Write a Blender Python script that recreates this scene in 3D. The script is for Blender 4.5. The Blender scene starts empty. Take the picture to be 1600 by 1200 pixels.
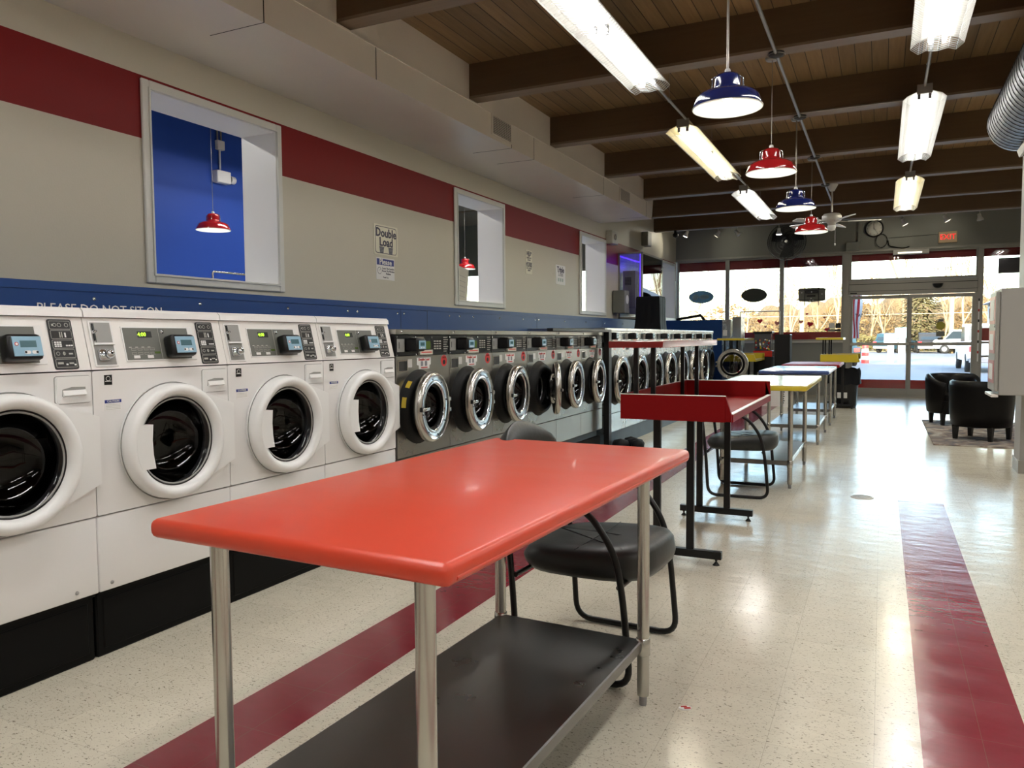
import bpy, bmesh, math, random
from mathutils import Matrix, Vector
PI = math.pi
scene = bpy.context.scene
COL = scene.collection

# ------------------------------------------------------------------ camera, world, sun, exposure
F_PX, YAW, PITCH, ROLL, CAM_H = 1201.67, .44832, .058263, -.007333, 1.265
def make_camera():
    cd = bpy.data.cameras.new('camera'); co = bpy.data.objects.new('camera', cd); COL.objects.link(co)
    cd.sensor_width = 36.0; cd.sensor_fit = 'HORIZONTAL'; cd.lens = F_PX * 36.0 / 1600.0
    cd.clip_start = .05; cd.clip_end = 800
    cy, sy, cp, sp = math.cos(YAW), math.sin(YAW), math.cos(PITCH), math.sin(PITCH)
    fwd = Vector((-sy*cp, cy*cp, -sp)); right = Vector((cy, sy, 0)); up = right.cross(fwd)
    c, s = math.cos(ROLL), math.sin(ROLL)
    r2 = right*c + up*s; u2 = -right*s + up*c
    m = Matrix((r2, u2, -fwd)).transposed().to_4x4(); m.translation = Vector((0, 0, CAM_H))
    co.matrix_world = m
    scene.camera = co
make_camera()

world = bpy.data.worlds.new('sky'); scene.world = world; world.use_nodes = True
wn = world.node_tree; bg = wn.nodes['Background']
sky = wn.nodes.new('ShaderNodeTexSky'); sky.sky_type = 'NISHITA'; sky.sun_disc = False
sky.sun_elevation = math.radians(16); sky.sun_rotation = math.radians(155); sky.dust_density = 2.0; sky.air_density = 1.0
wn.links.new(sky.outputs[0], bg.inputs[0]); bg.inputs[1].default_value = 1.05

sd = bpy.data.lights.new('sun', 'SUN'); sd.energy = 8.5; sd.color = (1.0, .84, .60); sd.angle = math.radians(.6)
so = bpy.data.objects.new('sun', sd); COL.objects.link(so)
so.rotation_euler = Vector((.17, .95, -.235)).to_track_quat('-Z', 'Y').to_euler()   # low winter sun from behind the shop

TUBE_W = 3.0         # emission of the fluorescent tube glass
STRIP_W = 8.2        # watts thrown down by each line of tubes
vs = scene.view_settings
vs.view_transform = 'Standard'; vs.look = 'None'; vs.gamma = 1.0; vs.use_curve_mapping = False
vs.exposure = 1.05
cyc = scene.cycles
cyc.use_denoising = True
cyc.max_bounces = 10; cyc.diffuse_bounces = 4; cyc.glossy_bounces = 4; cyc.transparent_max_bounces = 12
cyc.sample_clamp_indirect = 6.0; cyc.caustics_reflective = False; cyc.caustics_refractive = False

# ------------------------------------------------------------------ materials
MATS = {}
def nmat(name):
    m = bpy.data.materials.new(name); m.use_nodes = True; MATS[name] = m
    return m, m.node_tree, m.node_tree.nodes['Principled BSDF']
def pmat(name, col, rough=.5, metal=0.0, coat=0.0, spec=.5, noise=0.0, nscale=8.0, bump=0.0, bscale=60.0, emit=None, estr=0.0, stretch=None, rvar=0.0):
    m, nt, b = nmat(name)
    b.inputs['Base Color'].default_value = (*col, 1); b.inputs['Roughness'].default_value = rough
    b.inputs['Metallic'].default_value = metal; b.inputs['Coat Weight'].default_value = coat
    b.inputs['Coat Roughness'].default_value = .08; b.inputs['Specular IOR Level'].default_value = spec
    if emit: b.inputs['Emission Color'].default_value = (*emit, 1); b.inputs['Emission Strength'].default_value = estr
    if noise or bump or rvar:
        tc = nt.nodes.new('ShaderNodeTexCoord'); mp = nt.nodes.new('ShaderNodeMapping'); nt.links.new(tc.outputs['Object'], mp.inputs[0])
        if stretch: mp.inputs['Scale'].default_value = stretch
        n = nt.nodes.new('ShaderNodeTexNoise'); n.inputs['Scale'].default_value = nscale; n.inputs['Detail'].default_value = 5
        nt.links.new(mp.outputs[0], n.inputs[0])
    if noise:
        mx = nt.nodes.new('ShaderNodeMix'); mx.data_type = 'RGBA'
        mx.inputs[6].default_value = (*[c*(1-noise) for c in col], 1); mx.inputs[7].default_value = (*[min(1, c*(1+noise)) for c in col], 1)
        nt.links.new(n.outputs[0], mx.inputs[0]); nt.links.new(mx.outputs[2], b.inputs['Base Color'])
    if rvar:
        mr = nt.nodes.new('ShaderNodeMapRange'); mr.inputs[3].default_value = max(0, rough-rvar); mr.inputs[4].default_value = rough+rvar
        nt.links.new(n.outputs[0], mr.inputs[0]); nt.links.new(mr.outputs[0], b.inputs['Roughness'])
    if bump:
        n2 = nt.nodes.new('ShaderNodeTexNoise'); n2.inputs['Scale'].default_value = bscale; n2.inputs['Detail'].default_value = 4
        nt.links.new(mp.outputs[0], n2.inputs[0])
        bp = nt.nodes.new('ShaderNodeBump'); bp.inputs['Strength'].default_value = bump; bp.inputs['Distance'].default_value = .01
        nt.links.new(n2.outputs[0], bp.inputs['Height']); nt.links.new(bp.outputs[0], b.inputs['Normal'])
    return m
def emat(name, col, strength):
    m = bpy.data.materials.new(name); m.use_nodes = True; nt = m.node_tree; nt.nodes.clear()
    e = nt.nodes.new('ShaderNodeEmission'); e.inputs[0].default_value = (*col, 1); e.inputs[1].default_value = strength
    o = nt.nodes.new('ShaderNodeOutputMaterial'); nt.links.new(e.outputs[0], o.inputs[0]); MATS[name] = m; return m
def glassmat(name, tint, refl=.06, rough=.0):
    m = bpy.data.materials.new(name); m.use_nodes = True; nt = m.node_tree; nt.nodes.clear()
    t = nt.nodes.new('ShaderNodeBsdfTransparent'); t.inputs[0].default_value = (*tint, 1)
    g = nt.nodes.new('ShaderNodeBsdfGlossy'); g.inputs['Roughness'].default_value = rough
    f = nt.nodes.new('ShaderNodeFresnel'); f.inputs[0].default_value = 1.45
    mx = nt.nodes.new('ShaderNodeMixShader'); nt.links.new(f.outputs[0], mx.inputs[0]); nt.links.new(t.outputs[0], mx.inputs[1]); nt.links.new(g.outputs[0], mx.inputs[2])
    o = nt.nodes.new('ShaderNodeOutputMaterial'); nt.links.new(mx.outputs[0], o.inputs[0]); MATS[name] = m; return m

def thinmat(name, col):
    m = bpy.data.materials.new(name); m.use_nodes = True; nt = m.node_tree; nt.nodes.clear()
    a = nt.nodes.new('ShaderNodeBsdfDiffuse'); b = nt.nodes.new('ShaderNodeBsdfTranslucent'); a.inputs[0].default_value = (*col, 1); b.inputs[0].default_value = (*col, 1)
    x = nt.nodes.new('ShaderNodeMixShader'); o = nt.nodes.new('ShaderNodeOutputMaterial'); nt.links.new(a.outputs[0], x.inputs[1]); nt.links.new(b.outputs[0], x.inputs[2]); nt.links.new(x.outputs[0], o.inputs[0]); MATS[name] = m
def band_material():
    # painted left wall: warm grey with one crimson stripe between two fixed heights
    m, nt, b = nmat('left_wall_paint'); N, L = nt.nodes, nt.links
    tc = N.new('ShaderNodeTexCoord'); sx = N.new('ShaderNodeSeparateXYZ'); L.new(tc.outputs['Object'], sx.inputs[0])
    a = N.new('ShaderNodeMath'); a.operation = 'GREATER_THAN'; a.inputs[1].default_value = 2.592; L.new(sx.outputs[2], a.inputs[0])
    c = N.new('ShaderNodeMath'); c.operation = 'LESS_THAN'; c.inputs[1].default_value = 3.0; L.new(sx.outputs[2], c.inputs[0])
    mu = N.new('ShaderNodeMath'); mu.operation = 'MULTIPLY'; L.new(a.outputs[0], mu.inputs[0]); L.new(c.outputs[0], mu.inputs[1])
    mx = N.new('ShaderNodeMix'); mx.data_type = 'RGBA'; mx.inputs[6].default_value = (.58, .545, .455, 1); mx.inputs[7].default_value = (.20, .008, .009, 1)
    L.new(mu.outputs[0], mx.inputs[0]); L.new(mx.outputs[2], b.inputs['Base Color']); b.inputs['Roughness'].default_value = .46; b.inputs['Specular IOR Level'].default_value = .22
    n = N.new('ShaderNodeTexNoise'); n.inputs['Scale'].default_value = 90; L.new(tc.outputs['Object'], n.inputs[0])
    bp = N.new('ShaderNodeBump'); bp.inputs['Strength'].default_value = .06; bp.inputs['Distance'].default_value = .01; L.new(n.outputs[0], bp.inputs['Height']); L.new(bp.outputs[0], b.inputs['Normal'])
    return m
def floor_material():
    m, nt, b = nmat('vinyl_tile'); N, L = nt.nodes, nt.links
    tc = N.new('ShaderNodeTexCoord'); sx = N.new('ShaderNodeSeparateXYZ'); L.new(tc.outputs['Object'], sx.inputs[0])
    def rng(src, lo, hi):
        a = N.new('ShaderNodeMath'); a.operation = 'GREATER_THAN'; a.inputs[1].default_value = lo; L.new(src, a.inputs[0])
        c = N.new('ShaderNodeMath'); c.operation = 'LESS_THAN'; c.inputs[1].default_value = hi; L.new(src, c.inputs[0])
        q = N.new('ShaderNodeMath'); q.operation = 'MULTIPLY'; L.new(a.outputs[0], q.inputs[0]); L.new(c.outputs[0], q.inputs[1]); return q.outputs[0]
    def op(o, a, c):
        q = N.new('ShaderNodeMath'); q.operation = o; L.new(a, q.inputs[0])
        if isinstance(c, (int, float)): q.inputs[1].default_value = c
        else: L.new(c, q.inputs[1])
        return q.outputs[0]
    X, Y = sx.outputs[0], sx.outputs[1]
    s1 = op('MULTIPLY', rng(X, -2.012, -1.707), rng(Y, -9, 17.2))
    s2 = op('MULTIPLY', rng(X, .133, .440), rng(Y, -9, 6.58))
    st = op('MAXIMUM', s1, s2)
    # tile speckle: short dark flecks and pale marbling
    mp = N.new('ShaderNodeMapping'); mp.inputs['Scale'].default_value = (1, 1.9, 1); mp.inputs['Rotation'].default_value = (0, 0, .6); L.new(tc.outputs['Object'], mp.inputs[0])
    n1 = N.new('ShaderNodeTexNoise'); n1.inputs['Scale'].default_value = 85; n1.inputs['Detail'].default_value = 3; n1.inputs['Distortion'].default_value = 1.0; L.new(mp.outputs[0], n1.inputs[0])
    r1 = N.new('ShaderNodeValToRGB'); r1.color_ramp.elements[0].position = .33; r1.color_ramp.elements[0].color = (.20, .18, .15, 1)
    r1.color_ramp.elements[1].position = .40; r1.color_ramp.elements[1].color = (1, 1, 1, 1); L.new(n1.outputs[0], r1.inputs[0])
    n2 = N.new('ShaderNodeTexNoise'); n2.inputs['Scale'].default_value = 9; n2.inputs['Detail'].default_value = 4; L.new(mp.outputs[0], n2.inputs[0])
    base = N.new('ShaderNodeMix'); base.data_type = 'RGBA'; base.inputs[6].default_value = (.60, .55, .44, 1); base.inputs[7].default_value = (.70, .65, .54, 1); L.new(n2.outputs[0], base.inputs[0])
    # per tile tone
    sc = N.new('ShaderNodeVectorMath'); sc.operation = 'SCALE'; sc.inputs['Scale'].default_value = 1/.305; L.new(tc.outputs['Object'], sc.inputs[0])
    fl = N.new('ShaderNodeVectorMath'); fl.operation = 'FLOOR'; L.new(sc.outputs[0], fl.inputs[0])
    wn_ = N.new('ShaderNodeTexWhiteNoise'); L.new(fl.outputs[0], wn_.inputs[0])
    tr = N.new('ShaderNodeMapRange'); tr.inputs[3].default_value = .95; tr.inputs[4].default_value = 1.03; L.new(wn_.outputs[0], tr.inputs[0])
    m1 = N.new('ShaderNodeMix'); m1.data_type = 'RGBA'; m1.blend_type = 'MULTIPLY'; m1.inputs[0].default_value = .8; L.new(base.outputs[2], m1.inputs[6]); L.new(r1.outputs[0], m1.inputs[7])
    m2 = N.new('ShaderNodeVectorMath'); m2.operation = 'SCALE'; L.new(m1.outputs[2], m2.inputs[0]); L.new(tr.outputs[0], m2.inputs['Scale'])
    red = N.new('ShaderNodeMix'); red.data_type = 'RGBA'; red.inputs[6].default_value = (.19, .012, .022, 1); red.inputs[7].default_value = (.25, .020, .036, 1); L.new(n2.outputs[0], red.inputs[0])
    mm = N.new('ShaderNodeMix'); mm.data_type = 'RGBA'; L.new(st, mm.inputs[0]); L.new(m2.outputs[0], mm.inputs[6]); L.new(red.outputs[2], mm.inputs[7])
    # hairline joints
    fr = N.new('ShaderNodeVectorMath'); fr.operation = 'FRACTION'; L.new(sc.outputs[0], fr.inputs[0])
    sf = N.new('ShaderNodeSeparateXYZ'); L.new(fr.outputs[0], sf.inputs[0])
    j = op('MAXIMUM', op('LESS_THAN', sf.outputs[0], .006), op('LESS_THAN', sf.outputs[1], .006))
    jj = op('MULTIPLY', j, .35)
    m3 = N.new('ShaderNodeMix'); m3.data_type = 'RGBA'; m3.inputs[7].default_value = (.16, .13, .09, 1); L.new(jj, m3.inputs[0]); L.new(mm.outputs[2], m3.inputs[6])
    L.new(m3.outputs[2], b.inputs['Base Color'])
    n3 = N.new('ShaderNodeTexNoise'); n3.inputs['Scale'].default_value = 3.0; n3.inputs['Detail'].default_value = 6; L.new(mp.outputs[0], n3.inputs[0])
    rr = N.new('ShaderNodeMapRange'); rr.inputs[3].default_value = .10; rr.inputs[4].default_value = .30; L.new(n3.outputs[0], rr.inputs[0]); L.new(rr.outputs[0], b.inputs['Roughness'])
    b.inputs['Specular IOR Level'].default_value = .55
    n4 = N.new('ShaderNodeTexNoise'); n4.inputs['Scale'].default_value = 5.5; n4.inputs['Detail'].default_value = 3; L.new(mp.outputs[0], n4.inputs[0])
    bp = N.new('ShaderNodeBump'); bp.inputs['Strength'].default_value = .22; bp.inputs['Distance'].default_value = .012; L.new(n4.outputs[0], bp.inputs['Height']); L.new(bp.outputs[0], b.inputs['Normal'])
    return m
def plank_material():
    m, nt, b = nmat('ceiling_planks'); N, L = nt.nodes, nt.links
    tc = N.new('ShaderNodeTexCoord'); sx = N.new('ShaderNodeSeparateXYZ'); L.new(tc.outputs['Object'], sx.inputs[0])
    def mth(o, a, c):
        q = N.new('ShaderNodeMath'); q.operation = o; L.new(a, q.inputs[0]); q.inputs[1].default_value = c; return q.outputs[0]
    u = mth('MULTIPLY', sx.outputs[0], 1/.135); fl = mth('FLOOR', u, 0); fr = mth('FRACT', u, 0)
    joint = mth('LESS_THAN', fr, .05)
    wn_ = N.new('ShaderNodeTexWhiteNoise'); wn_.noise_dimensions = '1D'; L.new(fl, wn_.inputs['W'])
    mp = N.new('ShaderNodeMapping'); mp.inputs['Scale'].default_value = (14, .9, 1); L.new(tc.outputs['Object'], mp.inputs[0])
    n = N.new('ShaderNodeTexNoise'); n.inputs['Scale'].default_value = 2.5; n.inputs['Detail'].default_value = 6; L.new(mp.outputs[0], n.inputs[0])
    r = N.new('ShaderNodeValToRGB'); r.color_ramp.elements[0].color = (.17, .10, .045, 1); r.color_ramp.elements[1].color = (.36, .23, .11, 1); L.new(n.outputs[0], r.inputs[0])
    mr = N.new('ShaderNodeMapRange'); mr.inputs[3].default_value = .75; mr.inputs[4].default_value = 1.15; L.new(wn_.outputs[0], mr.inputs[0])
    sc = N.new('ShaderNodeVectorMath'); sc.operation = 'SCALE'; L.new(r.outputs[0], sc.inputs[0]); L.new(mr.outputs[0], sc.inputs['Scale'])
    mx = N.new('ShaderNodeMix'); mx.data_type = 'RGBA'; mx.inputs[7].default_value = (.02, .01, .004, 1); L.new(joint, mx.inputs[0]); L.new(sc.outputs[0], mx.inputs[6])
    L.new(mx.outputs[2], b.inputs['Base Color']); b.inputs['Roughness'].default_value = .55
    return m
def rug_material():
    m, nt, b = nmat('rug_weave'); N, L = nt.nodes, nt.links
    tc = N.new('ShaderNodeTexCoord')
    n = N.new('ShaderNodeTexNoise'); n.inputs['Scale'].default_value = 5; n.inputs['Detail'].default_value = 8; n.inputs['Distortion'].default_value = 1.4; L.new(tc.outputs['Object'], n.inputs[0])
    r = N.new('ShaderNodeValToRGB'); e = r.color_ramp.elements; e[0].position = .35; e[0].color = (.07, .075, .09, 1); e[1].position = .6; e[1].color = (.36, .33, .28, 1)
    k = e.new(.5); k.color = (.2, .15, .12, 1); L.new(n.outputs[0], r.inputs[0]); L.new(r.outputs[0], b.inputs['Base Color']); b.inputs['Roughness'].default_value = .95
    return m
def wood_beam(name, c0, c1):
    m, nt, b = nmat(name); N, L = nt.nodes, nt.links
    tc = N.new('ShaderNodeTexCoord'); mp = N.new('ShaderNodeMapping'); mp.inputs['Scale'].default_value = (.7, 12, 12); L.new(tc.outputs['Object'], mp.inputs[0])
    n = N.new('ShaderNodeTexNoise'); n.inputs['Scale'].default_value = 3; n.inputs['Detail'].default_value = 6; L.new(mp.outputs[0], n.inputs[0])
    r = N.new('ShaderNodeValToRGB'); r.color_ramp.elements[0].color = (*c0, 1); r.color_ramp.elements[1].color = (*c1, 1); L.new(n.outputs[0], r.inputs[0])
    L.new(r.outputs[0], b.inputs['Base Color']); b.inputs['Roughness'].default_value = .45
    return m

band_material(); floor_material(); plank_material(); rug_material()
wood_beam('beam_brown', (.085, .050, .024), (.13, .078, .036))
wood_beam('beam_soffit_edge', (.17, .115, .075), (.25, .18, .12))
pmat('grey_wall', (.24, .24, .215), .6, bump=.05)
pmat('warm_wall', (.60, .56, .48), .5, bump=.05)
pmat('soffit_paint', (.74, .69, .62), .36, noise=.06, nscale=2)
pmat('seam_dark', (.02, .018, .015), .8)
pmat('casing_white', (.66, .66, .62), .4)
pmat('reveal_white', (.84, .84, .83), .45)
pmat('blue_wall', (.022, .075, .40), .5, spec=.2)
pmat('blue_panel', (.009, .048, .19), .40, rvar=.06, nscale=3, spec=.3)
pmat('enamel_white', (.80, .79, .79), .22, coat=.3)
pmat('enamel_console', (.80, .78, .76), .28)
pmat('plastic_white', (.80, .80, .80), .30, coat=.2)
pmat('recess_grey', (.30, .30, .29), .35)
pmat('display_grey', (.13, .135, .12), .4)
pmat('black_plastic', (.005, .005, .006), .30, spec=.4)
pmat('black_satin', (.004, .004, .0045), .35, spec=.4)
pmat('black_matte', (.005, .005, .005), .7, spec=.2)
pmat('kick_black', (.0035, .0035, .0035), .5, spec=.12)
glassmat('glass_dark', (.16, .16, .17)); pmat('drum_dark', (.10, .10, .10), .35, metal=.8)
pmat('drum_steel', (.25, .25, .25), .25, metal=1)
pmat('icon_line', (.45, .44, .40), .5)
pmat('icon_white', (.8, .8, .8), .5)
pmat('label_white', (.78, .77, .76), .5)
pmat('label_blue', (.015, .03, .22), .5)
pmat('label_red', (.55, .03, .03), .5)
pmat('lcd_frame', (.24, .42, .56), .3)
pmat('lcd_dark', (.05, .13, .16), .2)
pmat('lcd_green', (.09, .15, .03), .2)
emat('led_green', (.45, 1.0, .05), 1.4)
pmat('chrome', (.62, .65, .68), .12, metal=1, rvar=.05, nscale=6)
pmat('chrome_worn', (.55, .53, .50), .26, metal=1)
pmat('steel', (.42, .405, .37), .30, metal=1, noise=.10, nscale=2.2, rvar=.08)
pmat('steel_bright', (.55, .57, .57), .26, metal=1, noise=.14, nscale=3.0, rvar=.10)
pmat('steel_tube', (.50, .49, .46), .25, metal=1, rvar=.07, nscale=3)
pmat('steel_shelf', (.23, .225, .22), .30, metal=1, noise=.12, nscale=5, rvar=.08)
pmat('gasket', (.004, .004, .004), .5, spec=.18)
pmat('yellow_sticker', (.5, .36, .02), .5)
pmat('plinth_blue', (.10, .14, .18), .55, noise=.25, nscale=3)
pmat('table_red', (.62, .056, .024), .34, coat=.10, noise=.05, nscale=3, rvar=.05, stretch=(1, 4, 1))
pmat('cart_red', (.20, .005, .006), .45, spec=.10); pmat('shelf_red', (.20, .005, .006), .22, spec=.8, coat=.5)
pmat('laminate_yellow', (.52, .40, .02), .30, coat=.2)
pmat('laminate_yellow_glare', (.62, .56, .36), .18, coat=.5)  # paler copy of the yellow laminate, glare put into its colour
pmat('laminate_blue', (.02, .045, .17), .25, coat=.4)
pmat('edge_white', (.75, .72, .68), .35)
pmat('leather', (.016, .018, .018), .40, bump=.06, bscale=60, spec=.5)
pmat('tubchair_leather', (.003, .0025, .0025), .36, spec=.15)
pmat('lamp_red', (.42, .012, .016), .14, coat=.8)
pmat('lamp_blue', (.012, .022, .15), .14, coat=.8)
pmat('lamp_inside', (.82, .84, .80), .5)
emat('bulb', (1.0, .97, .88), 14.0)
emat('tube_white', (1.0, .985, .93), TUBE_W)
emat('tube_warm', (1.0, .93, .70), TUBE_W)
emat('spot_glow', (1.0, .97, .86), 9.0)
emat('spot_dim', (1.0, .90, .65), 1.2)
pmat('reflector', (.75, .75, .72), .45)
pmat('reflector_cream', (.75, .66, .42), .45)
pmat('wire_white', (.62, .62, .60), .5)
pmat('conduit', (.35, .33, .30), .4, metal=.7)
pmat('duct', (.36, .37, .37), .32, metal=.9, noise=.08)
pmat('duct_dark', (.05, .05, .05), .5, metal=.5)
pmat('alu', (.34, .325, .29), .42, metal=.35)
pmat('alu_light', (.52, .50, .46), .4, metal=.3)
pmat('valance_red', (.30, .016, .024), .5)
pmat('band_red', (.50, .008, .010), .4)
glassmat('pane', (.96, .98, .97))
pass
thinmat('oval_blue', (.20, .30, .36)); pmat('oval_dark', (.02, .025, .018), .5); thinmat('oval_light', (.45, .55, .52))
thinmat('heart', (.50, .05, .08)); thinmat('heart_faded', (.60, .30, .26))
pmat('sticker_yellow', (.40, .36, .03), .5); pmat('sticker_grey', (.20, .20, .17), .5)
pmat('exit_box', (.58, .42, .25), .5); emat('exit_red', (1.0, .03, .03), .75)
pmat('clock_face', (.78, .76, .68), .5)
pmat('grille_dark', (.03, .03, .03), .6)
pmat('sign_cream', (.72, .69, .56), .5); pmat('sign_ink', (.03, .025, .06), .5); pmat('sign_grey', (.25, .25, .27), .5)
pmat('paper', (.55, .53, .46), .7)
pmat('cabinet_white', (.36, .35, .33), .40); pmat('cabinet_pink', (.55, .22, .22), .35)
pmat('column_grey', (.33, .32, .31), .5)
emat('uv_purple', (.08, .03, 1.0), 1.5)
pmat('mesh_metal', (.25, .25, .27), .4, metal=.8)
pmat('beige_box', (.55, .54, .46), .5)
pmat('bag_black', (.004, .0045, .007), .6, spec=.2, bump=.25, bscale=9)
pmat('cloth_beige', (.60, .55, .42), .9)
pmat('gum_glass', (.07, .07, .08), .08, coat=1); pmat('gum_red', (.45, .02, .015), .25)
pmat('concrete', (.42, .40, .37), .85, noise=.12, nscale=3)
pmat('asphalt', (.14, .145, .155), .9, noise=.18, nscale=2)
pmat('line_paint', (.75, .74, .70), .8)
pmat('dry_grass', (.26, .21, .12), .95, noise=.3, nscale=1.5)
pmat('brush_gold', (.16, .105, .045), .95, noise=.45, nscale=.9)
pmat('brush_olive', (.085, .075, .028), .95, noise=.45, nscale=.8)
pmat('bark', (.24, .19, .12), .9, noise=.2, nscale=3)
pmat('twig', (.15, .11, .065), .9)
pmat('pole_wood', (.30, .22, .12), .9)
pmat('cable', (.30, .25, .17), .8)
pmat('car_white', (.62, .66, .70), .25, coat=.5); pmat('car_grey', (.018, .02, .024), .5, spec=.3); pmat('car_teal', (.02, .05, .07), .4, spec=.3)
pmat('car_window', (.02, .03, .04), .15, spec=.5); pmat('tire', (.015, .015, .015), .8)
emat('tail_light', (1.0, .05, .05), 4.0)
pmat('house_siding', (.30, .32, .35), .7); pmat('house_roof', (.25, .28, .33), .8)
pmat('box_aqua', (.25, .55, .65), .5); pmat('box_white', (.8, .8, .78), .6)
pmat('flag_red', (.50, .02, .03), .7); pmat('flag_white', (.75, .75, .78), .7); pmat('flag_blue', (.03, .05, .25), .7)
pmat('brick', (.3, .26, .22), .8)

# ------------------------------------------------------------------ mesh builder
class MB:
    def __init__(s): s.v = []; s.f = []; s.m = []; s.s = []; s.mats = []; s.M = Matrix.Identity(4)
    def mi(s, mat):
        if mat not in s.mats: s.mats.append(mat)
        return s.mats.index(mat)
    def add(s, vs_, fs, mat, smooth=False):
        k = len(s.v); i = s.mi(mat)
        s.v += [tuple(s.M @ Vector(p)) for p in vs_]
        flip = s.M.determinant() < 0
        for f in fs:
            f = [k+a for a in f]
            s.f.append(f[::-1] if flip else f); s.m.append(i); s.s.append(smooth)
        return s
    def box(s, a, b, mat, bev=0.0, seg=1, smooth=False):
        x0, y0, z0 = [min(p, q) for p, q in zip(a, b)]; x1, y1, z1 = [max(p, q) for p, q in zip(a, b)]
        V = [(x0,y0,z0),(x1,y0,z0),(x1,y1,z0),(x0,y1,z0),(x0,y0,z1),(x1,y0,z1),(x1,y1,z1),(x0,y1,z1)]
        Fc = [(0,3,2,1),(4,5,6,7),(0,1,5,4),(1,2,6,5),(2,3,7,6),(3,0,4,7)]
        if bev <= 0: return s.add(V, Fc, mat, smooth)
        bm = bmesh.new(); vv = [bm.verts.new(p) for p in V]
        for f in Fc: bm.faces.new([vv[i] for i in f])
        bev = min(bev, .49*min(x1-x0, y1-y0, z1-z0))
        bmesh.ops.bevel(bm, geom=list(bm.edges), offset=bev, segments=seg, profile=.5, affect='EDGES', clamp_overlap=True)
        bm.verts.index_update()
        s.add([tuple(v.co) for v in bm.verts], [[v.index for v in f.verts] for f in bm.faces], mat, seg > 1)
        bm.free(); return s
    def prism(s, pts, axis, lo, hi, mat, smooth_side=False):
        # pts are 2D in the plane across `axis` (x: (y,z), y: (x,z), z: (x,y))
        def P(p, t): return {'x': (t, p[0], p[1]), 'y': (p[0], t, p[1]), 'z': (p[0], p[1], t)}[axis]
        n = len(pts); area = sum(pts[i][0]*pts[(i+1) % n][1]-pts[(i+1) % n][0]*pts[i][1] for i in range(n))
        ccw = area > 0
        if axis == 'y': ccw = not ccw
        if lo > hi: lo, hi = hi, lo
        if not ccw: pts = pts[::-1]
        V = [P(p, lo) for p in pts]+[P(p, hi) for p in pts]
        s.add(V, [list(range(n))[::-1], [n+i for i in range(n)]], mat)
        s.add(V, [(i, (i+1) % n, n+(i+1) % n, n+i) for i in range(n)], mat, smooth_side); return s
    def lathe(s, prof, mat, n=32, axis='z', c=(0, 0, 0), smooth=True, a0=0, a1=2*PI):
        # prof: (r, h) list; revolve round axis through c
        V = []; full = abs(a1-a0-2*PI) < 1e-6; m = n if full else n+1
        for r, h in prof:
            for i in range(m):
                a = a0+(a1-a0)*i/n; p, q = r*math.cos(a), r*math.sin(a)
                V.append({'z': (c[0]+p, c[1]+q, c[2]+h), 'x': (c[0]+h, c[1]+p, c[2]+q), 'y': (c[0]+q, c[1]+h, c[2]+p)}[axis])
        Fc = []
        for j in range(len(prof)-1):
            for i in range(n):
                i2 = (i+1) % m
                Fc.append((j*m+i, j*m+i2, (j+1)*m+i2, (j+1)*m+i))
        return s.add(V, Fc, mat, smooth)
    def disc(s, r, mat, axis='z', c=(0, 0, 0), n=32, t=.002):
        return s.lathe([(0.0001, 0), (r, 0), (r, t), (0.0001, t)], mat, n, axis, c, smooth=False)
    def plate(s, outer, cy, cz, r, x0, x1, mat, n=48, smooth_hole=True):
        # plate in the YZ plane between x0 (back) and x1 (front) with a round hole
        bm = bmesh.new(); vo = [bm.verts.new((0, p[0], p[1])) for p in outer]
        vh = [bm.verts.new((0, cy+r*math.cos(2*PI*i/n), cz+r*math.sin(2*PI*i/n))) for i in range(n)]
        eds = [bm.edges.new((L[i], L[(i+1) % len(L)])) for L in (vo, vh) for i in range(len(L))]
        bmesh.ops.triangle_fill(bm, use_beauty=True, use_dissolve=False, edges=eds, normal=(1, 0, 0))
        bm.verts.index_update(); V = [tuple(v.co) for v in bm.verts]; Fc = [[v.index for v in f.verts] for f in bm.faces]
        fr = []
        for f, face in zip(Fc, bm.faces):
            face.normal_update(); fr.append(f if face.normal.x > 0 else f[::-1])
        bm.free()
        s.add([(x1, y, z) for _, y, z in V], fr, mat); s.add([(x0, y, z) for _, y, z in V], [f[::-1] for f in fr], mat)
        no = len(outer); area = sum(outer[i][0]*outer[(i+1) % no][1]-outer[(i+1) % no][0]*outer[i][1] for i in range(no))
        P = outer if area > 0 else outer[::-1]
        s.add([(x0, a, b) for a, b in P]+[(x1, a, b) for a, b in P], [(i, (i+1) % no, no+(i+1) % no, no+i) for i in range(no)], mat)
        s.lathe([(r, x0), (r, x1)], mat, n, 'x', (0, cy, cz), smooth_hole); return s
    def shell(s, a, b, mat):
        # box without its +X face
        (x0, y0, z0), (x1, y1, z1) = a, b
        V = [(x0,y0,z0),(x1,y0,z0),(x1,y1,z0),(x0,y1,z0),(x0,y0,z1),(x1,y0,z1),(x1,y1,z1),(x0,y1,z1)]
        return s.add(V, [(0,3,2,1),(4,5,6,7),(0,1,5,4),(2,3,7,6),(3,0,4,7)], mat)
    def tube(s, pts, r, mat, n=10, caps=True, smooth=True, r_end=None, closed=False):
        P = [Vector(p) for p in pts]; m = len(P); V = []
        t0 = (P[1]-P[0]).normalized(); ref = Vector((0, 0, 1)) if abs(t0.z) < .9 else Vector((1, 0, 0))
        u = t0.cross(ref).normalized()
        for k in range(m):
            if closed: t = (P[(k+1) % m]-P[k-1]).normalized()
            else: t = (P[min(k+1, m-1)]-P[max(k-1, 0)]).normalized()
            u = (u-t*u.dot(t)).normalized(); w = t.cross(u)
            rr = r if r_end is None else r+(r_end-r)*k/(m-1)
            for i in range(n):
                a = 2*PI*i/n; V.append(tuple(P[k]+u*(rr*math.cos(a))+w*(rr*math.sin(a))))
        K = m if closed else m-1
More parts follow.
